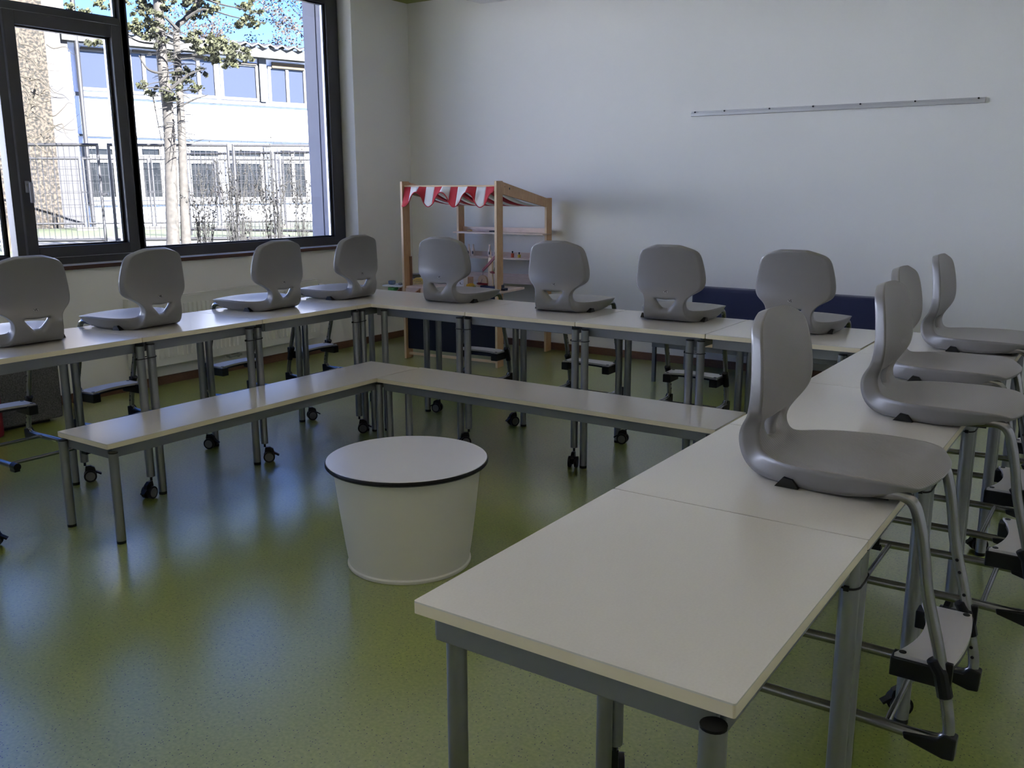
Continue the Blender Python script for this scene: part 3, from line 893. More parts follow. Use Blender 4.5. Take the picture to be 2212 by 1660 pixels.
# corn
x = cpos(1016, .13)
cn = thing('toy_corn', S(x, .13, CTZ), .3, 'yellow toy corn cob lying in front of the toy scale', 'toy food')
cm = MB()
for rr in range(6):
    for k in range(10):
        a = 2 * PI * k / 10; r_ = .017 * math.sin(.5 + 2.2 * rr / 6)
        cm.ball((-.028 + rr * .011, r_ * math.cos(a), .018 + r_ * math.sin(a)), .0058, 6)
cm.build('kernels', mat('corn_yellow', (.62, .36, .02), .4), cn, smooth=True)
MB().tube([(.034, 0, .018), (.048, 0, .016)], [.012, .003], 8).build('husk', mat('husk', (.55, .55, .25), .6), cn)
# balance scale
bx, bzp = st_local(1060, 590, .20); byl = .20
sc = thing('toy_balance_scale', S(bx, byl, CTZ), SA - .25, 'wooden toy balance scale with a dark red beam on the stall counter', 'toy scale')
MB().box(-.09, .09, -.035, .035, 0, .018).build('base', mat('scale_base', (.02, .025, .06), .4), sc, bevel=.003)
sp = [(-.026, .018), (.026, .018), (.022, .16)] + [(.022 * math.cos(a), .225 + .026 * math.sin(a)) for a in [PI * k / 10 for k in range(11)]] + [(-.022, .16)]
MB().prism(sp, 'y', -.009, .009).build('column', M_birch_edge, sc, bevel=.002)
beam_c = Vector((0, -.013, .205)); sl_ = .68
dv = Vector((math.cos(sl_), 0, math.sin(sl_)))
BM = Matrix.Translation(beam_c) @ Matrix.Rotation(-sl_, 4, 'Y')
be = MB().box(-.105, .105, -.004, .004, -.012, .012, BM).build('beam', M_redp, sc, bevel=.002)
for s in (-1, 1):
    e = beam_c + dv * (.098 * s); top = e + Vector((0, 0, -.010)); kn = top + Vector((0, 0, -.045))
    zp = max(.024, kn.z - .085)
    cd = MB(); cd.tube([top, kn], .0015, 6)
    for k in range(3):
        a = 2 * PI * k / 3 + .5
        cd.tube([kn, (e.x + .05 * math.cos(a), e.y + .03 * math.sin(a), zp + .010)], .0015, 6)
    po = MB().lathe([(.02, 0), (.05, .002), (.056, .014), (.052, .014), (.045, .005), (.01, .004)], (e.x, e.y, zp), 20).build('pan', M_redp, sc, smooth=True)
    cd.build('pan_cord', mat('cord_navy', (.02, .02, .04), .6), po)
M2 = SM @ Matrix.Translation((bx, byl, CTZ)) @ Matrix.Rotation(-.25, 4, 'Z')
e1 = beam_c - dv * .098; z1 = max(.024, e1.z - .010 - .045 - .085)
br_p = [(-.052, 0), (.052, 0), (.054, .03)] + [(.046 * math.cos(a), .036 + .028 * math.sin(a)) for a in [PI * k / 8 for k in range(9)]] + [(-.054, .03)]
bo_ = MB().prism(br_p, 'y', -.011, .011).build('toy_bread_slice', wood_mat('bread_tan', (.50, .33, .17), (.58, .40, .22)), None, bevel=.004, loc=M2 @ Vector((e1.x, e1.y, z1 + .015)))
bo_.rotation_euler = (0, 0, SA - .25)
tag(bo_, 'tan toy bread slice standing in the lower pan of the scale', 'toy food')
e2 = beam_c + dv * .098; z2 = max(.024, e2.z - .010 - .045 - .085)
pe = thing('toy_pear', M2 @ Vector((e2.x, e2.y, z2 + .006)), 0, 'green toy pear lying in the upper pan of the scale', 'toy food')
MB().lathe([(.004, 0), (.018, .006), (.021, .02), (.014, .042), (.009, .054), (.002, .06)], n=16).build('pear_body', mat('pear_green', (.18, .22, .05), .4), pe, smooth=True)
MB().cyl((0, 0, .058), (.003, 0, .070), .002, 6).build('stem', M_dkwood, pe)
# navy toy block lying on the counter
tag(MB().box(-.04, .04, -.025, .025, 0, .02).box(-.03, .01, -.02, .02, .02, .045).build('navy_toy_till', mat('till_navy', (.012, .016, .04), .4), None, bevel=.003, loc=S(cpos(1086, .10), .09, CTZ)), 'dark navy toy till beside the stall post', 'toy till')
# tray contents
for i, (xx, c, l) in enumerate(((.07, (.06, .03, .02), 'dark brown toy chocolate bar in the tray of the play stall'), (.25, (.10, .05, .03), 'brown toy loaf in the tray of the play stall'), (.45, (.55, .50, .45), 'cream and brown toy cake in the tray of the play stall'))):
    tag(MB().box(-.05, .05, -.05, .05, 0, .05).build(['toy_chocolate_bar', 'toy_loaf', 'toy_cake'][i], mat('tray_item_%d' % i, c, .5, noise=(40, .5)), None, bevel=.012, loc=S(xx, -.068, .5008)), l, 'toy food')
# small side shelf on the front post, with a green beaker hooked below it
MB().box(-.20, -.004, -.02, .16, .606, .618).build('side_shelf', M_sill, ST, bevel=.002)
MB().box(-.19, .0, .06, .075, .590, .606).build('shelf_bracket', M_birch_edge, ST)
gb_ = thing('green_beaker', S(-.125, .03, .470), 0, 'fluted green beaker hanging below the small white side shelf', 'beaker')
prof = [(.040 + .004 * math.cos(12 * q), q) for q in [2 * PI * k / 96 for k in range(96)]]
MB().prism([(r * math.cos(q), r * math.sin(q)) for r, q in prof], 'z', 0, .128).build('beaker_body', mat('green_plastic', (.10, .36, .13), .4), gb_)
MB().box(-.008, .008, -.008, .008, .128, .136).build('hook', M_black, gb_)
tag(MB().lathe([(.022, 0), (.03, .006), (.032, .03), (.028, .032), (.026, .01), (.01, .006)], n=18).build('blue_cup', mat('cup_blue', (.14, .20, .30), .4), None, smooth=True, loc=S(-.15, .05, .6185)), 'small grey-blue cup on the white side shelf of the stall', 'cup')
tag(MB().lathe([(.016, 0), (.02, .006), (.016, .016), (.004, .02)], n=14).build('pebble_toy', mat('pebble_grey', (.22, .22, .23), .5), None, smooth=True, loc=S(-.07, .06, .6185)), 'small grey lump beside the blue cup on the side shelf', 'toy')

# ------------------------------------------------------------------ navy bench at the wall
nb = thing('navy_padded_bench', (-2.97, 6.12, 0), 0, 'navy upholstered bench with a back cushion against the bare wall', 'bench')
LB = 1.50
MB().box(0, LB, .02, .64, .325, .375).build('seat_cushion', M_navy, nb, bevel=.02, seg=3)
MB().box(.06, LB - .02, .62, .75, .36, .658).build('back_cushion', M_navy, nb, bevel=.025, seg=3)
MB().box(.0, LB, .0, .66, .305, .325).build('seat_board', M_birch_edge, nb, bevel=.002)
MB().box(.02, LB - .02, .02, .05, .265, .305).box(.02, LB - .02, .60, .63, .265, .305).box(.02, .05, .05, .60, .265, .305).box(LB - .05, LB - .02, .05, .60, .265, .305).build('rail_frame', M_apron, nb)
for (x, y) in ((.035, .035), (LB - .035, .035), (.035, .615), (LB - .035, .615)):
    MB().box(x - .013, x + .013, y - .013, y + .013, 0, .265).build('leg', M_steel, nb)

# ------------------------------------------------------------------ radiator
ra = thing('panel_radiator', (XW + .045, 3.76, .155), 0, 'white ribbed panel radiator below the window sill', 'radiator')
RL, RH = 1.80, .50
MB().box(-.02, .055, 0, RL, .0, RH).build('radiator_body', M_rad, ra, bevel=.006)
rb = MB(); nrib = 44
for k in range(nrib):
    y = .06 + (RL - .12) * k / (nrib - 1)
    rb.prism([(y - .014, .055), (y - .007, .065), (y + .007, .065), (y + .014, .055)], 'z', .06, RH - .06)
rb2 = MB(); rb2.v = [(b, a, c) for (a, b, c) in rb.v]; rb2.f = [tuple(reversed(f)) for f in rb.f]
rb2.build('ribs', M_rad, ra)
MB().box(-.018, .053, .0, RL, RH, RH + .006).build('top_grille', M_rad, ra)
v_ = MB(); v_.cyl((.02, RL, RH - .06), (.02, RL + .03, RH - .06), .012, 12)
v_.build('valve', mat('brass_valve', (.45, .45, .45), .3, .9), ra)
MB().cyl((.02, RL + .03, RH - .06), (.02, RL + .085, RH - .06), .022, 16).build('thermostat_head', M_white, ra, smooth='auto')
vp = MB(); vp.cyl((.02, .86, -.002), (.02, .86, -.04), .010, 10).cyl((.02, .94, -.002), (.02, .94, -.04), .010, 10).box(0, .04, .84, .96, -.03, -.012)
vp.build('valve_block', mat('brass_valve', (.45, .45, .45), .3, .9), ra)
for yy in (.3, 1.5):
    MB().box(-.044, -.02, yy, yy + .04, .08, .42).build('wall_bracket', M_rad, ra)

# ------------------------------------------------------------------ felt chest, red bag
fb_ = thing('felt_chest', (-5.70, 2.42, 0), 0, 'dark grey felt-covered chest under the window row', 'chest')
MB().box(-.19, .19, -.62, .62, .02, .44).build('chest_body', M_felt, fb_, bevel=.012)
MB().box(-.195, .195, -.625, .625, .445, .475).build('lid', M_felt, fb_, bevel=.01)
MB().box(-.15, .15, -.55, .55, 0, .02).build('plinth', M_black, fb_)
rbag = thing('red_bag', (-5.435, 2.50, 0), 0, 'dark red cloth bag with a black strap leaning on the felt chest', 'bag')
MB().box(-.06, .055, -.19, .115, 0, .36).build('bag_body', mat('bag_red', (.16, .008, .014), .8), rbag, bevel=.03, seg=3)
MB().tube(smooth_path([(0, -.13, .34), (.0, -.08, .42), (.0, .02, .43), (0, .08, .34)], 5), .008, 8).build('strap', M_black, rbag, smooth=True)
# second felt chest behind the far chairs
fc2 = thing('felt_chest', (.05, 5.92, 0), 0, 'grey felt-covered chest near the chairs of the corner desk', 'chest')
MB().box(-.50, .55, -.19, .19, .02, .46).build('chest_body', mat('light_felt', (.16, .16, .17), .95, noise=(120, .4, 6)), fc2, bevel=.012)
MB().box(-.505, .555, -.195, .195, .465, .495).build('lid', M_felt, fc2, bevel=.01)
MB().box(-.44, .5, -.15, .15, 0, .02).build('plinth', M_black, fc2)

# ------------------------------------------------------------------ unseen pendant uplighters added to fill the room with light
M_fill = bpy.data.materials.new('fill_diffuser'); M_fill.use_nodes = True
_b = M_fill.node_tree.nodes['Principled BSDF']; _b.inputs['Emission Color'].default_value = (1.0, .86, .66, 1); _b.inputs['Emission Strength'].default_value = FILL
def fill_lamp(x, y, label):
    t = thing('fill_pendant', (x, y, 2.60), 0, label, 'fill_lamp', 'added fill uplighters')
    MB().box(-.07, .07, -.75, .75, 0, .05).build('fill_housing', M_rail, t, bevel=.004)
    MB().box(-.062, .062, -.74, .74, .05, .062).build('fill_diffuser', M_fill, t)
    for yy in (-.6, .6): MB().cyl((0, yy, .062), (0, yy, .398), .0025, 8).build('suspension_wire', M_steel, t)
for i, x in enumerate((-3.6, -1.2, 1.2)):
    for j, y in enumerate((-1.4, 1.0, 3.3)):
        fill_lamp(x, y, 'added unseen fill uplighter in the %s line, %s from the play shop wall' % (['window side', 'middle', 'inner'][i], ['last', 'second', 'first'][j]))

# ================================================================== outside the windows
GZ = 0.25
M_grass = mat('yard_grass', (0.0145, 0.0219, 0.0042), .9, noise=(3, .4, 8))
M_path = mat('yard_gravel_path', (0.0334, 0.0315, 0.0304), .9, noise=(6, .25, 8))
M_fac = mat('facade_bluish_render', (.58, .64, .84), .8)  # white render tinted blue so its bounced light cools the room
M_pil_shade = mat('pilaster_shaded_render', (0.0182, 0.0182, 0.0236), .8)  # shade put into the colour of the lower pilaster
M_pil_sun = mat('pilaster_sunlit_render', (0.0292, 0.0267, 0.0292), .8)  # same pilaster higher up, sunlight put into its colour
M_rough = mat('brown_roughcast', (.0165, .0128, .0098), .95, noise=(13, .85, 10, .07))
M_wframe = mat('white_window_frame', (0.0667, 0.0667, 0.0728), .6)
M_blue = mat('blue_grey_column', (0.0170, 0.0224, 0.0340), .6)
M_pane = mat('far_window_pane', (0.0185, 0.0220, 0.0349), .12)
M_gpane = mat('ground_floor_pane', (0.0049, 0.0054, 0.0061), .15, noise=(1.2, .8, 3))
M_yel = mat('yellow_blind', (0.0304, 0.0163, 0.0018), .7)
M_or = mat('orange_blind_strip', (0.0242, 0.0163, 0.0084), .7)
M_roof = mat('corrugated_roof_grey', (0.0182, 0.0182, 0.0212), .7)
M_fascia = mat('fascia_pale', (0.0350, 0.0365, 0.0365), .7)
M_galv = mat('galvanised_steel', (0.0133, 0.0133, 0.0163), .5, .2)
M_bark = mat('pale_bark', (0.0182, 0.0159, 0.0145), .9, noise=(14, .55, 8), bump=(30, .8))
M_bark2 = mat('dark_bark', (0.0072, 0.0061, 0.0058), .9, noise=(14, .5, 6))
M_needle = mat('cypress_foliage', (.0120, .0135, .0018), .85, noise=(2.5, .55, 6))
M_twig = mat('dark_twigs', (0.0030, 0.0027, 0.0027), .9)
M_twig2 = mat('straw_twigs', (0.0182, 0.0145, 0.0091), .9)
M_autumn = mat('autumn_leaves', (.030, .0215, .0185), .9, noise=(2, .4, 4))

struct(MB().box(-75, XO - .02, -45, 60, GZ - .3, GZ).build('ground', M_grass), 'grassy school yard outside the windows', 'ground')
struct(MB().box(-14.5, XO - .02, -30, 30, GZ, GZ + .02).build('ground_reflector', mat('pale_bounce_paving', (.52, .52, .53), .85)), 'unseen pale terrace directly outside the windows', 'reflector')  # unseen paving added to throw daylight up into the room
# gravel path between the lawn strips
pth = MB()
a = on_z(-400, 532, GZ); b = on_z(900, 532, GZ); c = on_z(900, 512, GZ); d = on_z(-400, 514, GZ)
pth.v = [tuple(p + Vector((0, 0, .012))) for p in (a, b, c, d)] + [tuple(p) for p in (a, b, c, d)]
pth.f = [(0, 1, 2, 3), (7, 6, 5, 4), (0, 4, 5, 1), (1, 5, 6, 2), (2, 6, 7, 3), (3, 7, 4, 0)]
struct(pth.build('ground_path', M_path), 'pale gravel path behind the fences', 'path')

# ---- building across the yard ; local x along the facade, local y away from us
FA = at_depth(430, 299, 30.0)
F0 = Vector((FA.x, FA.y, GZ))
BT = thing('school_building', F0, FACE_A, 'two-storey white school building with ribbon windows and grey corrugated roof', 'building')
FMI = (Matrix.Translation(F0) @ Matrix.Rotation(FACE_A, 4, 'Z')).inverted()
def fac(px, py, off=0.0):
    p = FMI @ on_plane(px, py, F0 + FN * off, FN); return p.x, p.z
s_l = fac(170, 300)[0]
zr = fac(596, 108)[1]
zr0 = fac(430, 96)[1]
ROOFZ = zr
MB().box(s_l - .2, 60, 0, 7, 0, ROOFZ - .05).build('front_wall', M_fac, BT)
# roof with corrugated edge
rf = MB(); n = 150; xs0, xs1 = s_l - .4, 60
pts = []
for k in range(n * 4 + 1):
    x = xs0 + (xs1 - xs0) * k / (n * 4)
    pts.append((x, ROOFZ + .05 + .05 * math.sin(k * PI / 2)))
for k in range(len(pts) - 1):
    (xa, za), (xb, zb) = pts[k], pts[k + 1]
    rf.quad((xa, -.55, za), (xb, -.55, zb), (xb, 7.2, zb + .75), (xa, 7.2, za + .75))
    rf.quad((xa, -.55, za - .05), (xb, -.55, zb - .05), (xb, -.55, zb), (xa, -.55, za))
rf.build('roof', M_roof, BT)
zf0 = fac(600, 131)[1]
MB().box(s_l - .3, 60, -.42, 0, zf0, ROOFZ).build('eaves_fascia', M_fascia, BT)
dots = MB(); sd0 = fac(545, 118)[0]
for k in range(-12, 40):
    x = sd0 + k * .21 * 1.6
    dots.prism([(x + .075 * math.cos(q), zf0 + .30 + .075 * math.sin(q)) for q in [PI * j / 6 for j in range(7)]], 'y', -.435, -.42)
dots.build('eaves_vents', M_fac, BT)['kind'] = 'stuff'
# ledges
for (py1, py2, px) in ((224, 231, 600), (303, 307, 600), (432, 440, 500)):
    z1 = fac(px, py1)[1]; z0 = fac(px, py2)[1]
    MB().box(s_l, 60, -.10, 0, z0, z1).build('ledge', M_fascia if py1 == 303 else M_wframe, BT)
def far_window(p0, p1, q0, q1, mull=(), pm=M_pane, frame=.09, transom=None):
    """pixel box (p0..p1, q0 top..q1 bottom) on the facade"""
    xm = (p0 + p1) / 2; qm = (q0 + q1) / 2
    xa = fac(p0, qm)[0]; xb = fac(p1, qm)[0]; zt = fac(xm, q0)[1]; zb = fac(xm, q1)[1]
    f = MB(); w = frame
    f.box(xa - w, xa, -.08, .0, zb - w, zt + w); f.box(xb, xb + w, -.08, .0, zb - w, zt + w)
    f.box(xa, xb, -.08, .0, zb - w, zb); f.box(xa, xb, -.08, .0, zt, zt + w)
    for m_ in mull:
        x = xa + (xb - xa) * m_; f.box(x - w * .6, x + w * .6, -.08, .0, zb, zt)
    if transom is not None:
        z = zb + (zt - zb) * transom; f.box(xa, xb, -.08, .0, z - .12, z + .12)
    fo = f.build('window', M_wframe, BT)
    MB().box(xa, xb, -.03, -.01, zb, zt).build('pane', pm, fo)
    return xa, xb, zb, zt
for (p0, p1, q0, q1, mu) in ((172, 236, 113, 190, ()), (284, 376, 119, 200, (.28,)), (386, 461, 128, 205, (.55,)), (481, 551, 142, 211, ()), (584, 654, 152, 222, (.5,)), (672, 740, 160, 231, (.5,))):
    far_window(p0, p1, q0, q1, mu)
for (p0, p1, q0, q1, m_) in ((172, 236, 104, 109, M_or), (284, 376, 112, 117, M_or), (386, 461, 121, 126, M_or), (481, 551, 135, 139, M_or), (584, 654, 138, 150, M_yel), (672, 740, 147, 158, M_yel)):
    xm = (p0 + p1) / 2; qm = (q0 + q1) / 2
    MB().box(fac(p0, qm)[0], fac(p1, qm)[0], -.13, -.09, fac(xm, q1)[1], fac(xm, q0)[1]).build('sun_blind', m_, BT)
for (p0, p1) in ((188, 245), (262, 346), (413, 472), (493, 563), (606, 657), (676, 745)):
    far_window(p0, p1, 322 if p0 < 400 else 326, 426, (.5,) if p0 in (262, 606, 676) else (), M_gpane, .10, .80)
# blue-grey columns between the bays
for (p0, p1) in ((559, 574),):
    for (q0, q1) in ((125, 221), (318, 430)):
        xm = (p0 + p1) / 2 + (9 if q0 > 300 else 0)
        MB().box(fac(p0, 200)[0], fac(p1, 200)[0], -.16, -.02, fac(xm, q1)[1], fac(xm, q0)[1]).build('column', M_blue, BT)
# rough-cast end bay and pilaster, shade below and sun above painted in
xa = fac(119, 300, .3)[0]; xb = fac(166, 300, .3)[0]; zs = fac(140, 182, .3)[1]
xa_l = fac(-40, 300, .3)[0]
MB().box(xa_l, xa, -.30, 3, 0, 11).build('roughcast_wall', M_rough, BT)
# unseen sunlit wing added beyond to send more window light indoors
MB().box(-70, xa_l, -.2, 7, 0, ROOFZ + .8).build('bounce_wing_wall', M_fac, BT)

MB().box(xa, xb, -.28, 1, 0, zs).build('pilaster', M_pil_shade, BT)
MB().box(xa, xb, -.28, 1, zs, 11).build('pilaster', M_pil_sun, BT)
pz = .07
MB().cyl((s_l + .10, -.36, 0), (s_l + .10, -.36, 11), pz, 12).build('downpipe', M_galv, BT, smooth='auto')

# ---- temporary fences
def fence(pl, pr, top, depth_l, depth_r, npan, label, posts=True, wires=True):
    """pl, pr pixel x of the ends; stands on the yard; npan panels"""
    a = at_depth(pl, 480, depth_l); b = at_depth(pr, 480, depth_r)
    a.z = b.z = GZ
    d = (b - a); L = d.length; ang = math.atan2(d.y, d.x)
    t = thing('mesh_fence', a, ang, label, 'fence', 'temporary mesh fences in the yard')
    pw = L / npan; r = .030
    for k in range(npan):
        x0 = k * pw + .05; x1 = (k + 1) * pw - .05
        MB().tube([(x0, 0, .06), (x0, 0, top), ], r, 8).build('post', M_galv, t, smooth='auto')
        MB().tube([(x1, 0, .06), (x1, 0, top), ], r, 8).build('post', M_galv, t, smooth='auto')
        MB().tube([(x0, 0, top - r), (x1, 0, top - r)], r, 8).build('top_rail', M_galv, t, smooth='auto')
        MB().tube([(x0, 0, .20), (x1, 0, .20)], r, 8).build('bottom_rail', M_galv, t, smooth='auto')
        MB().box(x1 - .02, x1 + .12, -.03, .03, top * .52, top * .52 + .05).build('clamp', M_galv, t)
        MB().box(x1 - .20, x1 + .32, -.10, .10, .0, .10).build('foot_block', M_path, t)
        w = MB(); wr = .0042
        nx = int((x1 - x0) / .10)
        for i in range(1, nx):
            x = x0 + (x1 - x0) * i / nx; w.box(x - wr, x + wr, -wr, wr, .20, top - .03)
        nz = int((top - .25) / .24)
        for i in range(1, nz + 1):
            z = .20 + (top - .23) * i / (nz + 1); w.box(x0, x1, -wr, wr, z - wr, z + wr)
        mo = w.build('wire_mesh', M_galv, t); mo['kind'] = 'stuff'
fence(-160, 231, 2.00, 17.2, 17.6, 2, 'galvanised mesh fence in front of the roughcast stair tower')
fence(243, 1010, 2.00, 17.6, 18.6, 3, 'galvanised mesh fence running past the tree trunk')
fence(408, 800, 1.98, 22.0, 20.6, 2, 'skewed galvanised mesh fence behind the bare shrubs')
fence(-120, 1000, 2.00, 25.0, 28.4, 8, 'low looking mesh fence directly in front of the white facade')

# ---- the tree
def px_path(lst, depth, dd=0.0):
    return [at_depth(x, y, depth + dd * (k / max(1, len(lst) - 1))) for k, (x, y) in enumerate(lst)]
TD_ = 16.6
tb = on_z(388, 560, GZ); TD_ = (tb - CAM).dot(CF)
TR = thing('cypress_tree', tb, 0, 'tall cypress with two pale trunks and flat green sprays behind the fence', 'tree')
def to_local(o, P): return [Vector(p) - o.location for p in P]
tr1 = MB(); P = smooth_path(to_local(TR, px_path([(372, 562), (374, 520), (371, 440), (368, 330), (362, 230), (352, 150), (345, 60), (338, -60), (332, -200)], TD_)), 4)
tr1.tube(P, [.24, .17, .125, .112] + [max(.05, .108 - .04 * k / len(P)) for k in range(len(P) - 4)], 12)
tr1.build('trunk', M_bark, TR, smooth=True)
tr2 = MB(); P = smooth_path(to_local(TR, px_path([(404, 562), (401, 500), (397, 420), (393, 300), (388, 200), (383, 120), (382, 60), (402, 40), (436, -10), (470, -80)], TD_, .4)), 4)
tr2.tube(P, [max(.03, .085 - .05 * k / len(P)) for k in range(len(P))], 10)
tr2.build('trunk', M_bark, TR, smooth=True)
brs = [([(386, 66), (360, 40), (345, 30)], .035), ([(383, 120), (420, 118), (470, 105), (530, 115)], .03), ([(352, 160), (320, 150), (300, 120)], .03),
       ([(402, 40), (440, 20), (500, 35), (545, 45)], .025), ([(436, -5), (480, 10), (530, 20)], .025), ([(370, 190), (410, 160), (440, 150)], .028),
       ([(372, 200), (340, 190), (310, 190)], .022), ([(345, 60), (310, 30), (285, 20)], .028), ([(390, 230), (420, 215), (450, 205)], .02), ([(385, 100), (350, 90), (330, 95)], .02),
       ([(330, 205), (340, 260), (352, 320)], .018), ([(343, 95), (300, 90), (262, 70), (225, 60)], .02)]
bm1 = MB(); rnd = random.Random(3)
for pts_, r in brs:
    P = smooth_path(to_local(TR, px_path(pts_, TD_ + rnd.uniform(-.6, .6))), 4)
    bm1.tube(P, [max(.006, r * (1 - .8 * k / len(P))) for k in range(len(P))], 6)
bm1.build('branches', M_bark2, TR, smooth=True)['kind'] = 'stuff'
dt = MB()
for k in range(90):
    y = rnd.uniform(60, 330); x = 360 if rnd.random() < .5 else 390
    sx = rnd.choice((-1, 1)); ln = rnd.uniform(18, 62)
    d0 = TD_ + rnd.uniform(-.3, .3)
    p = px_path([(x, y), (x + sx * ln * .5, y + rnd.uniform(-6, 6)), (x + sx * ln, y + rnd.uniform(-4, 18))], d0, rnd.uniform(-.8, .8))
    dt.tube(to_local(TR, p), [.010, .007, .003], 4)
dt.build('dead_twigs', M_bark2, TR)['kind'] = 'stuff'
clumps = [(300, 15, 34, 26), (330, 45, 30, 22), (318, 70, 28, 16), (295, 50, 22, 22), (352, 12, 18, 14), (430, 8, 40, 22), (415, 28, 26, 14), (455, 25, 22, 12), (400, 0, 30, 14),
          (530, 8, 26, 12), (548, 20, 22, 9), (536, 34, 20, 9), (545, 50, 22, 9), (520, 52, 12, 8),
          (440, 92, 44, 18), (480, 100, 46, 22), (510, 115, 34, 20), (490, 130, 36, 14), (425, 80, 22, 12), (455, 112, 34, 16), (530, 122, 22, 12), (470, 84, 24, 12),
          (400, 165, 30, 12), (425, 158, 24, 10), (385, 182, 22, 11), (372, 196, 18, 9), (318, 188, 22, 9), (335, 198, 20, 8), (430, 190, 14, 7), (370, 212, 12, 7),
          (345, 90, 14, 14), (262, 62, 22, 12), (205, 92, 26, 9), (222, 12, 30, 12), (170, 16, 26, 12), (360, 120, 8, 10), (300, -60, 60, 40), (420, -70, 70, 40), (520, -60, 50, 30), (345, -150, 90, 40)]
nd = MB()
for (cx, cy, rx, ry) in clumps:
    d0 = TD_ + rnd.uniform(-.5, .5)
    sc_ = TD_ / FPX
    for sub in range(max(4, int(rx * ry / 55))):
        while True:
            ax, ay, az = rnd.uniform(-1, 1), rnd.uniform(-1, 1), rnd.uniform(-1, 1)
            if ax * ax + ay * ay + az * az < 1: break
        sx, sy = cx + ax * rx, cy + ay * ry
        rw = rnd.uniform(5, 12); rh = rnd.uniform(2.5, 5.5); tilt = rnd.uniform(-.5, .5)
        for k in range(34):
            bx_, by_, bz_ = rnd.gauss(0, .45), rnd.gauss(0, .45), rnd.gauss(0, .45)
            c = at_depth(sx + bx_ * rw, sy + by_ * rh + tilt * bx_ * rw, d0) + CF * (az * rx * sc_ * .8 + bz_ * rw * sc_) - TR.location
            s_ = rnd.uniform(.018, .042)
            q = Vector((rnd.uniform(-1, 1), rnd.uniform(-1, 1), rnd.uniform(-.5, .9))).normalized()
            e1_ = q.orthogonal().normalized() * s_; e2_ = q.cross(e1_).normalized() * s_ * .7
            nd.quad(c - e1_ - e2_ * .3, c - e2_, c + e1_ * 1.2, c + e2_)
fol = nd.build('foliage', M_needle, TR); fol['kind'] = 'stuff'

# ---- bare deciduous trees
def bare_tree(px, py, depth, height, rtrunk, label, material, leaves=None, seed=1, levels=4, spread=.55, group=None, lean=(0, 0), lsize=.09, root=None):
    rr = random.Random(seed)
    base = at_depth(px, py, depth); base.z = GZ
    t = thing('bare_tree', base, 0, label, 'tree', group)
    tw = MB(); lf = MB()
    def grow(p, d, ln, r, lev):
        q = p; pts = [p]; dd = d.copy()
        for k in range(4):
            dd = (dd + Vector((rr.uniform(-.22, .22), rr.uniform(-.22, .22), rr.uniform(-.05, .16)))).normalized()
            q = q + dd * (ln / 4); pts.append(q)
        tw.tube(pts, [r * (1 - .13 * k) for k in range(5)], 6 if lev < 2 else 4, caps=False)
        if leaves and lev >= 2:
            for _ in range(8 if lev == levels else 3):
                c = pts[rr.randint(1, 4)] + Vector((rr.uniform(-.25, .25), rr.uniform(-.25, .25), rr.uniform(-.25, .2)))
                nn = Vector((rr.uniform(-1, 1), rr.uniform(-1, 1), rr.uniform(-1, 1))).normalized(); a_ = nn.orthogonal().normalized() * lsize; b_ = nn.cross(a_) * .6
                lf.quad(c - a_, c - b_, c + a_, c + b_)
        if lev < levels:
            for k in range(4 if lev else 6):
                st = pts[rr.randint(2, 4)]
                nd_ = (dd + Vector((rr.uniform(-1, 1), rr.uniform(-1, 1), rr.uniform(-.35, .7))) * spread * 1.5).normalized()
                grow(st, nd_, ln * rr.uniform(.55, .8), r * .55, lev + 1)
    grow(Vector((0, 0, 0)), Vector((lean[0], lean[1], 1)).normalized(), height * .42, rtrunk, 0)
    tw.build('limbs', material, t, smooth=True)
    if leaves: lf.build('leaves', leaves, t)['kind'] = 'stuff'
    return t
bare_tree(655, 470, 46, 14.0, .10, 'bare tree with pinkish dry leaves rising behind the white building roof', mat('pink_bark', (.035, .028, .025), .9), M_autumn, 5, 5, .6, 'bare trees outside', lsize=.07)
bare_tree(560, 470, 52, 9.6, .09, 'second dry-leaved tree peeping over the roof of the white building', mat('pink_bark', (.035, .028, .025), .9), M_autumn, 9, 5, .6, 'bare trees outside', lsize=.07)
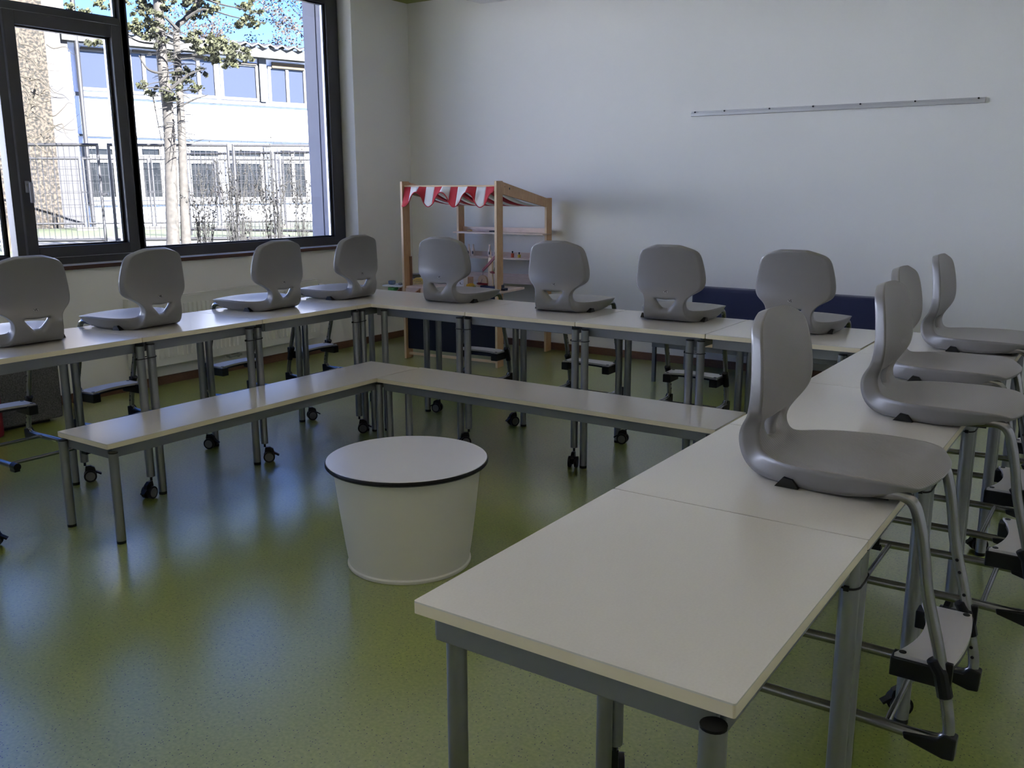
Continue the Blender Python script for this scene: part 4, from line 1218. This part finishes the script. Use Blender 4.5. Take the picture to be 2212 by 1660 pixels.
# straw coloured branches in front of the roughcast tower
sb = thing('bare_shrub_tree', on_z(20, 545, GZ), 0, 'straw coloured bare branches in front of the brown roughcast tower', 'tree', 'bare trees outside')
so = sb.location; tw = MB(); rr = random.Random(12)
dS = (so - CAM).dot(CF)
tw.tube(to_local(sb, px_path([(15, 548), (30, 400), (55, 260), (80, 180)], dS)), [.06, .05, .035, .02], 8)
for k in range(60):
    x0 = rr.uniform(15, 110); y0 = rr.uniform(90, 330)
    p = [(x0, y0)]; ax = rr.uniform(-1.0, 1.0)
    for j in range(4): p.append((p[-1][0] + rr.uniform(4, 26) * (1 if ax > -.4 else -1), p[-1][1] + rr.uniform(-18, 14) + 12 * ax))
    P = smooth_path(to_local(sb, px_path(p, dS + rr.uniform(-.8, .8))), 3)
    tw.tube(P, [max(.0025, .012 * (1 - k_ / len(P))) for k_ in range(len(P))], 5)
tw.build('limbs', M_twig2, sb, smooth=True)['kind'] = 'stuff'
# dark fine twigs on the pale wall
# ---- leafless shrubs with buds, rooted in the yard by the skewed fence
def twig_shrub(px, py, npx, hpx, nst, label, seed):
    rr = random.Random(seed); o_ = on_z(px, py, GZ); dep = (o_ - CAM).dot(CF); k_ = dep / FPX
    t = thing('leafless_shrub', o_, 0, label, 'shrub', 'leafless shrubs by the fence')
    st = MB(); bd = MB()
    for i in range(nst):
        bx_ = rr.uniform(-.25, .25) * npx * k_; h = hpx * k_ * rr.uniform(.55, 1.0); sx = rr.uniform(-.30, .30) * h
        by_ = rr.uniform(-.2, .2)
        pts = []
        for j in range(6):
            f = j / 5
            pts.append(CR * (bx_ + sx * f * f + rr.uniform(-.02, .02)) + Vector((0, 0, h * f)) + Vector((-CF.y, CF.x, 0)) * 0 + Vector((CF.x, CF.y, 0)) * (by_ + rr.uniform(-.05, .05)))
        st.tube(pts, [.008, .007, .006, .005, .004, .002], 4)
        for j in range(9):
            q = pts[rr.randint(1, 4)]; q2 = pts[min(5, rr.randint(2, 5))]
            c = q.lerp(q2, rr.random()) ; s_ = rr.uniform(.012, .026)
            bd.ball(c + CR * rr.uniform(-.03, .03), s_, 4)
    st.build('stems', M_twig, t)['kind'] = 'stuff'; bd.build('buds', M_twig, t)['kind'] = 'stuff'
twig_shrub(440, 556, 70, 230, 34, 'leafless budding shrub at the foot of the cypress', 21)
twig_shrub(520, 556, 80, 260, 44, 'dense leafless budding shrub between the cypress and the fence joint', 22)
twig_shrub(595, 552, 70, 250, 38, 'leafless budding shrub beside the leaning fence post', 23)
twig_shrub(655, 548, 50, 250, 20, 'thin leafless shrub at the edge of the window reveal', 24)
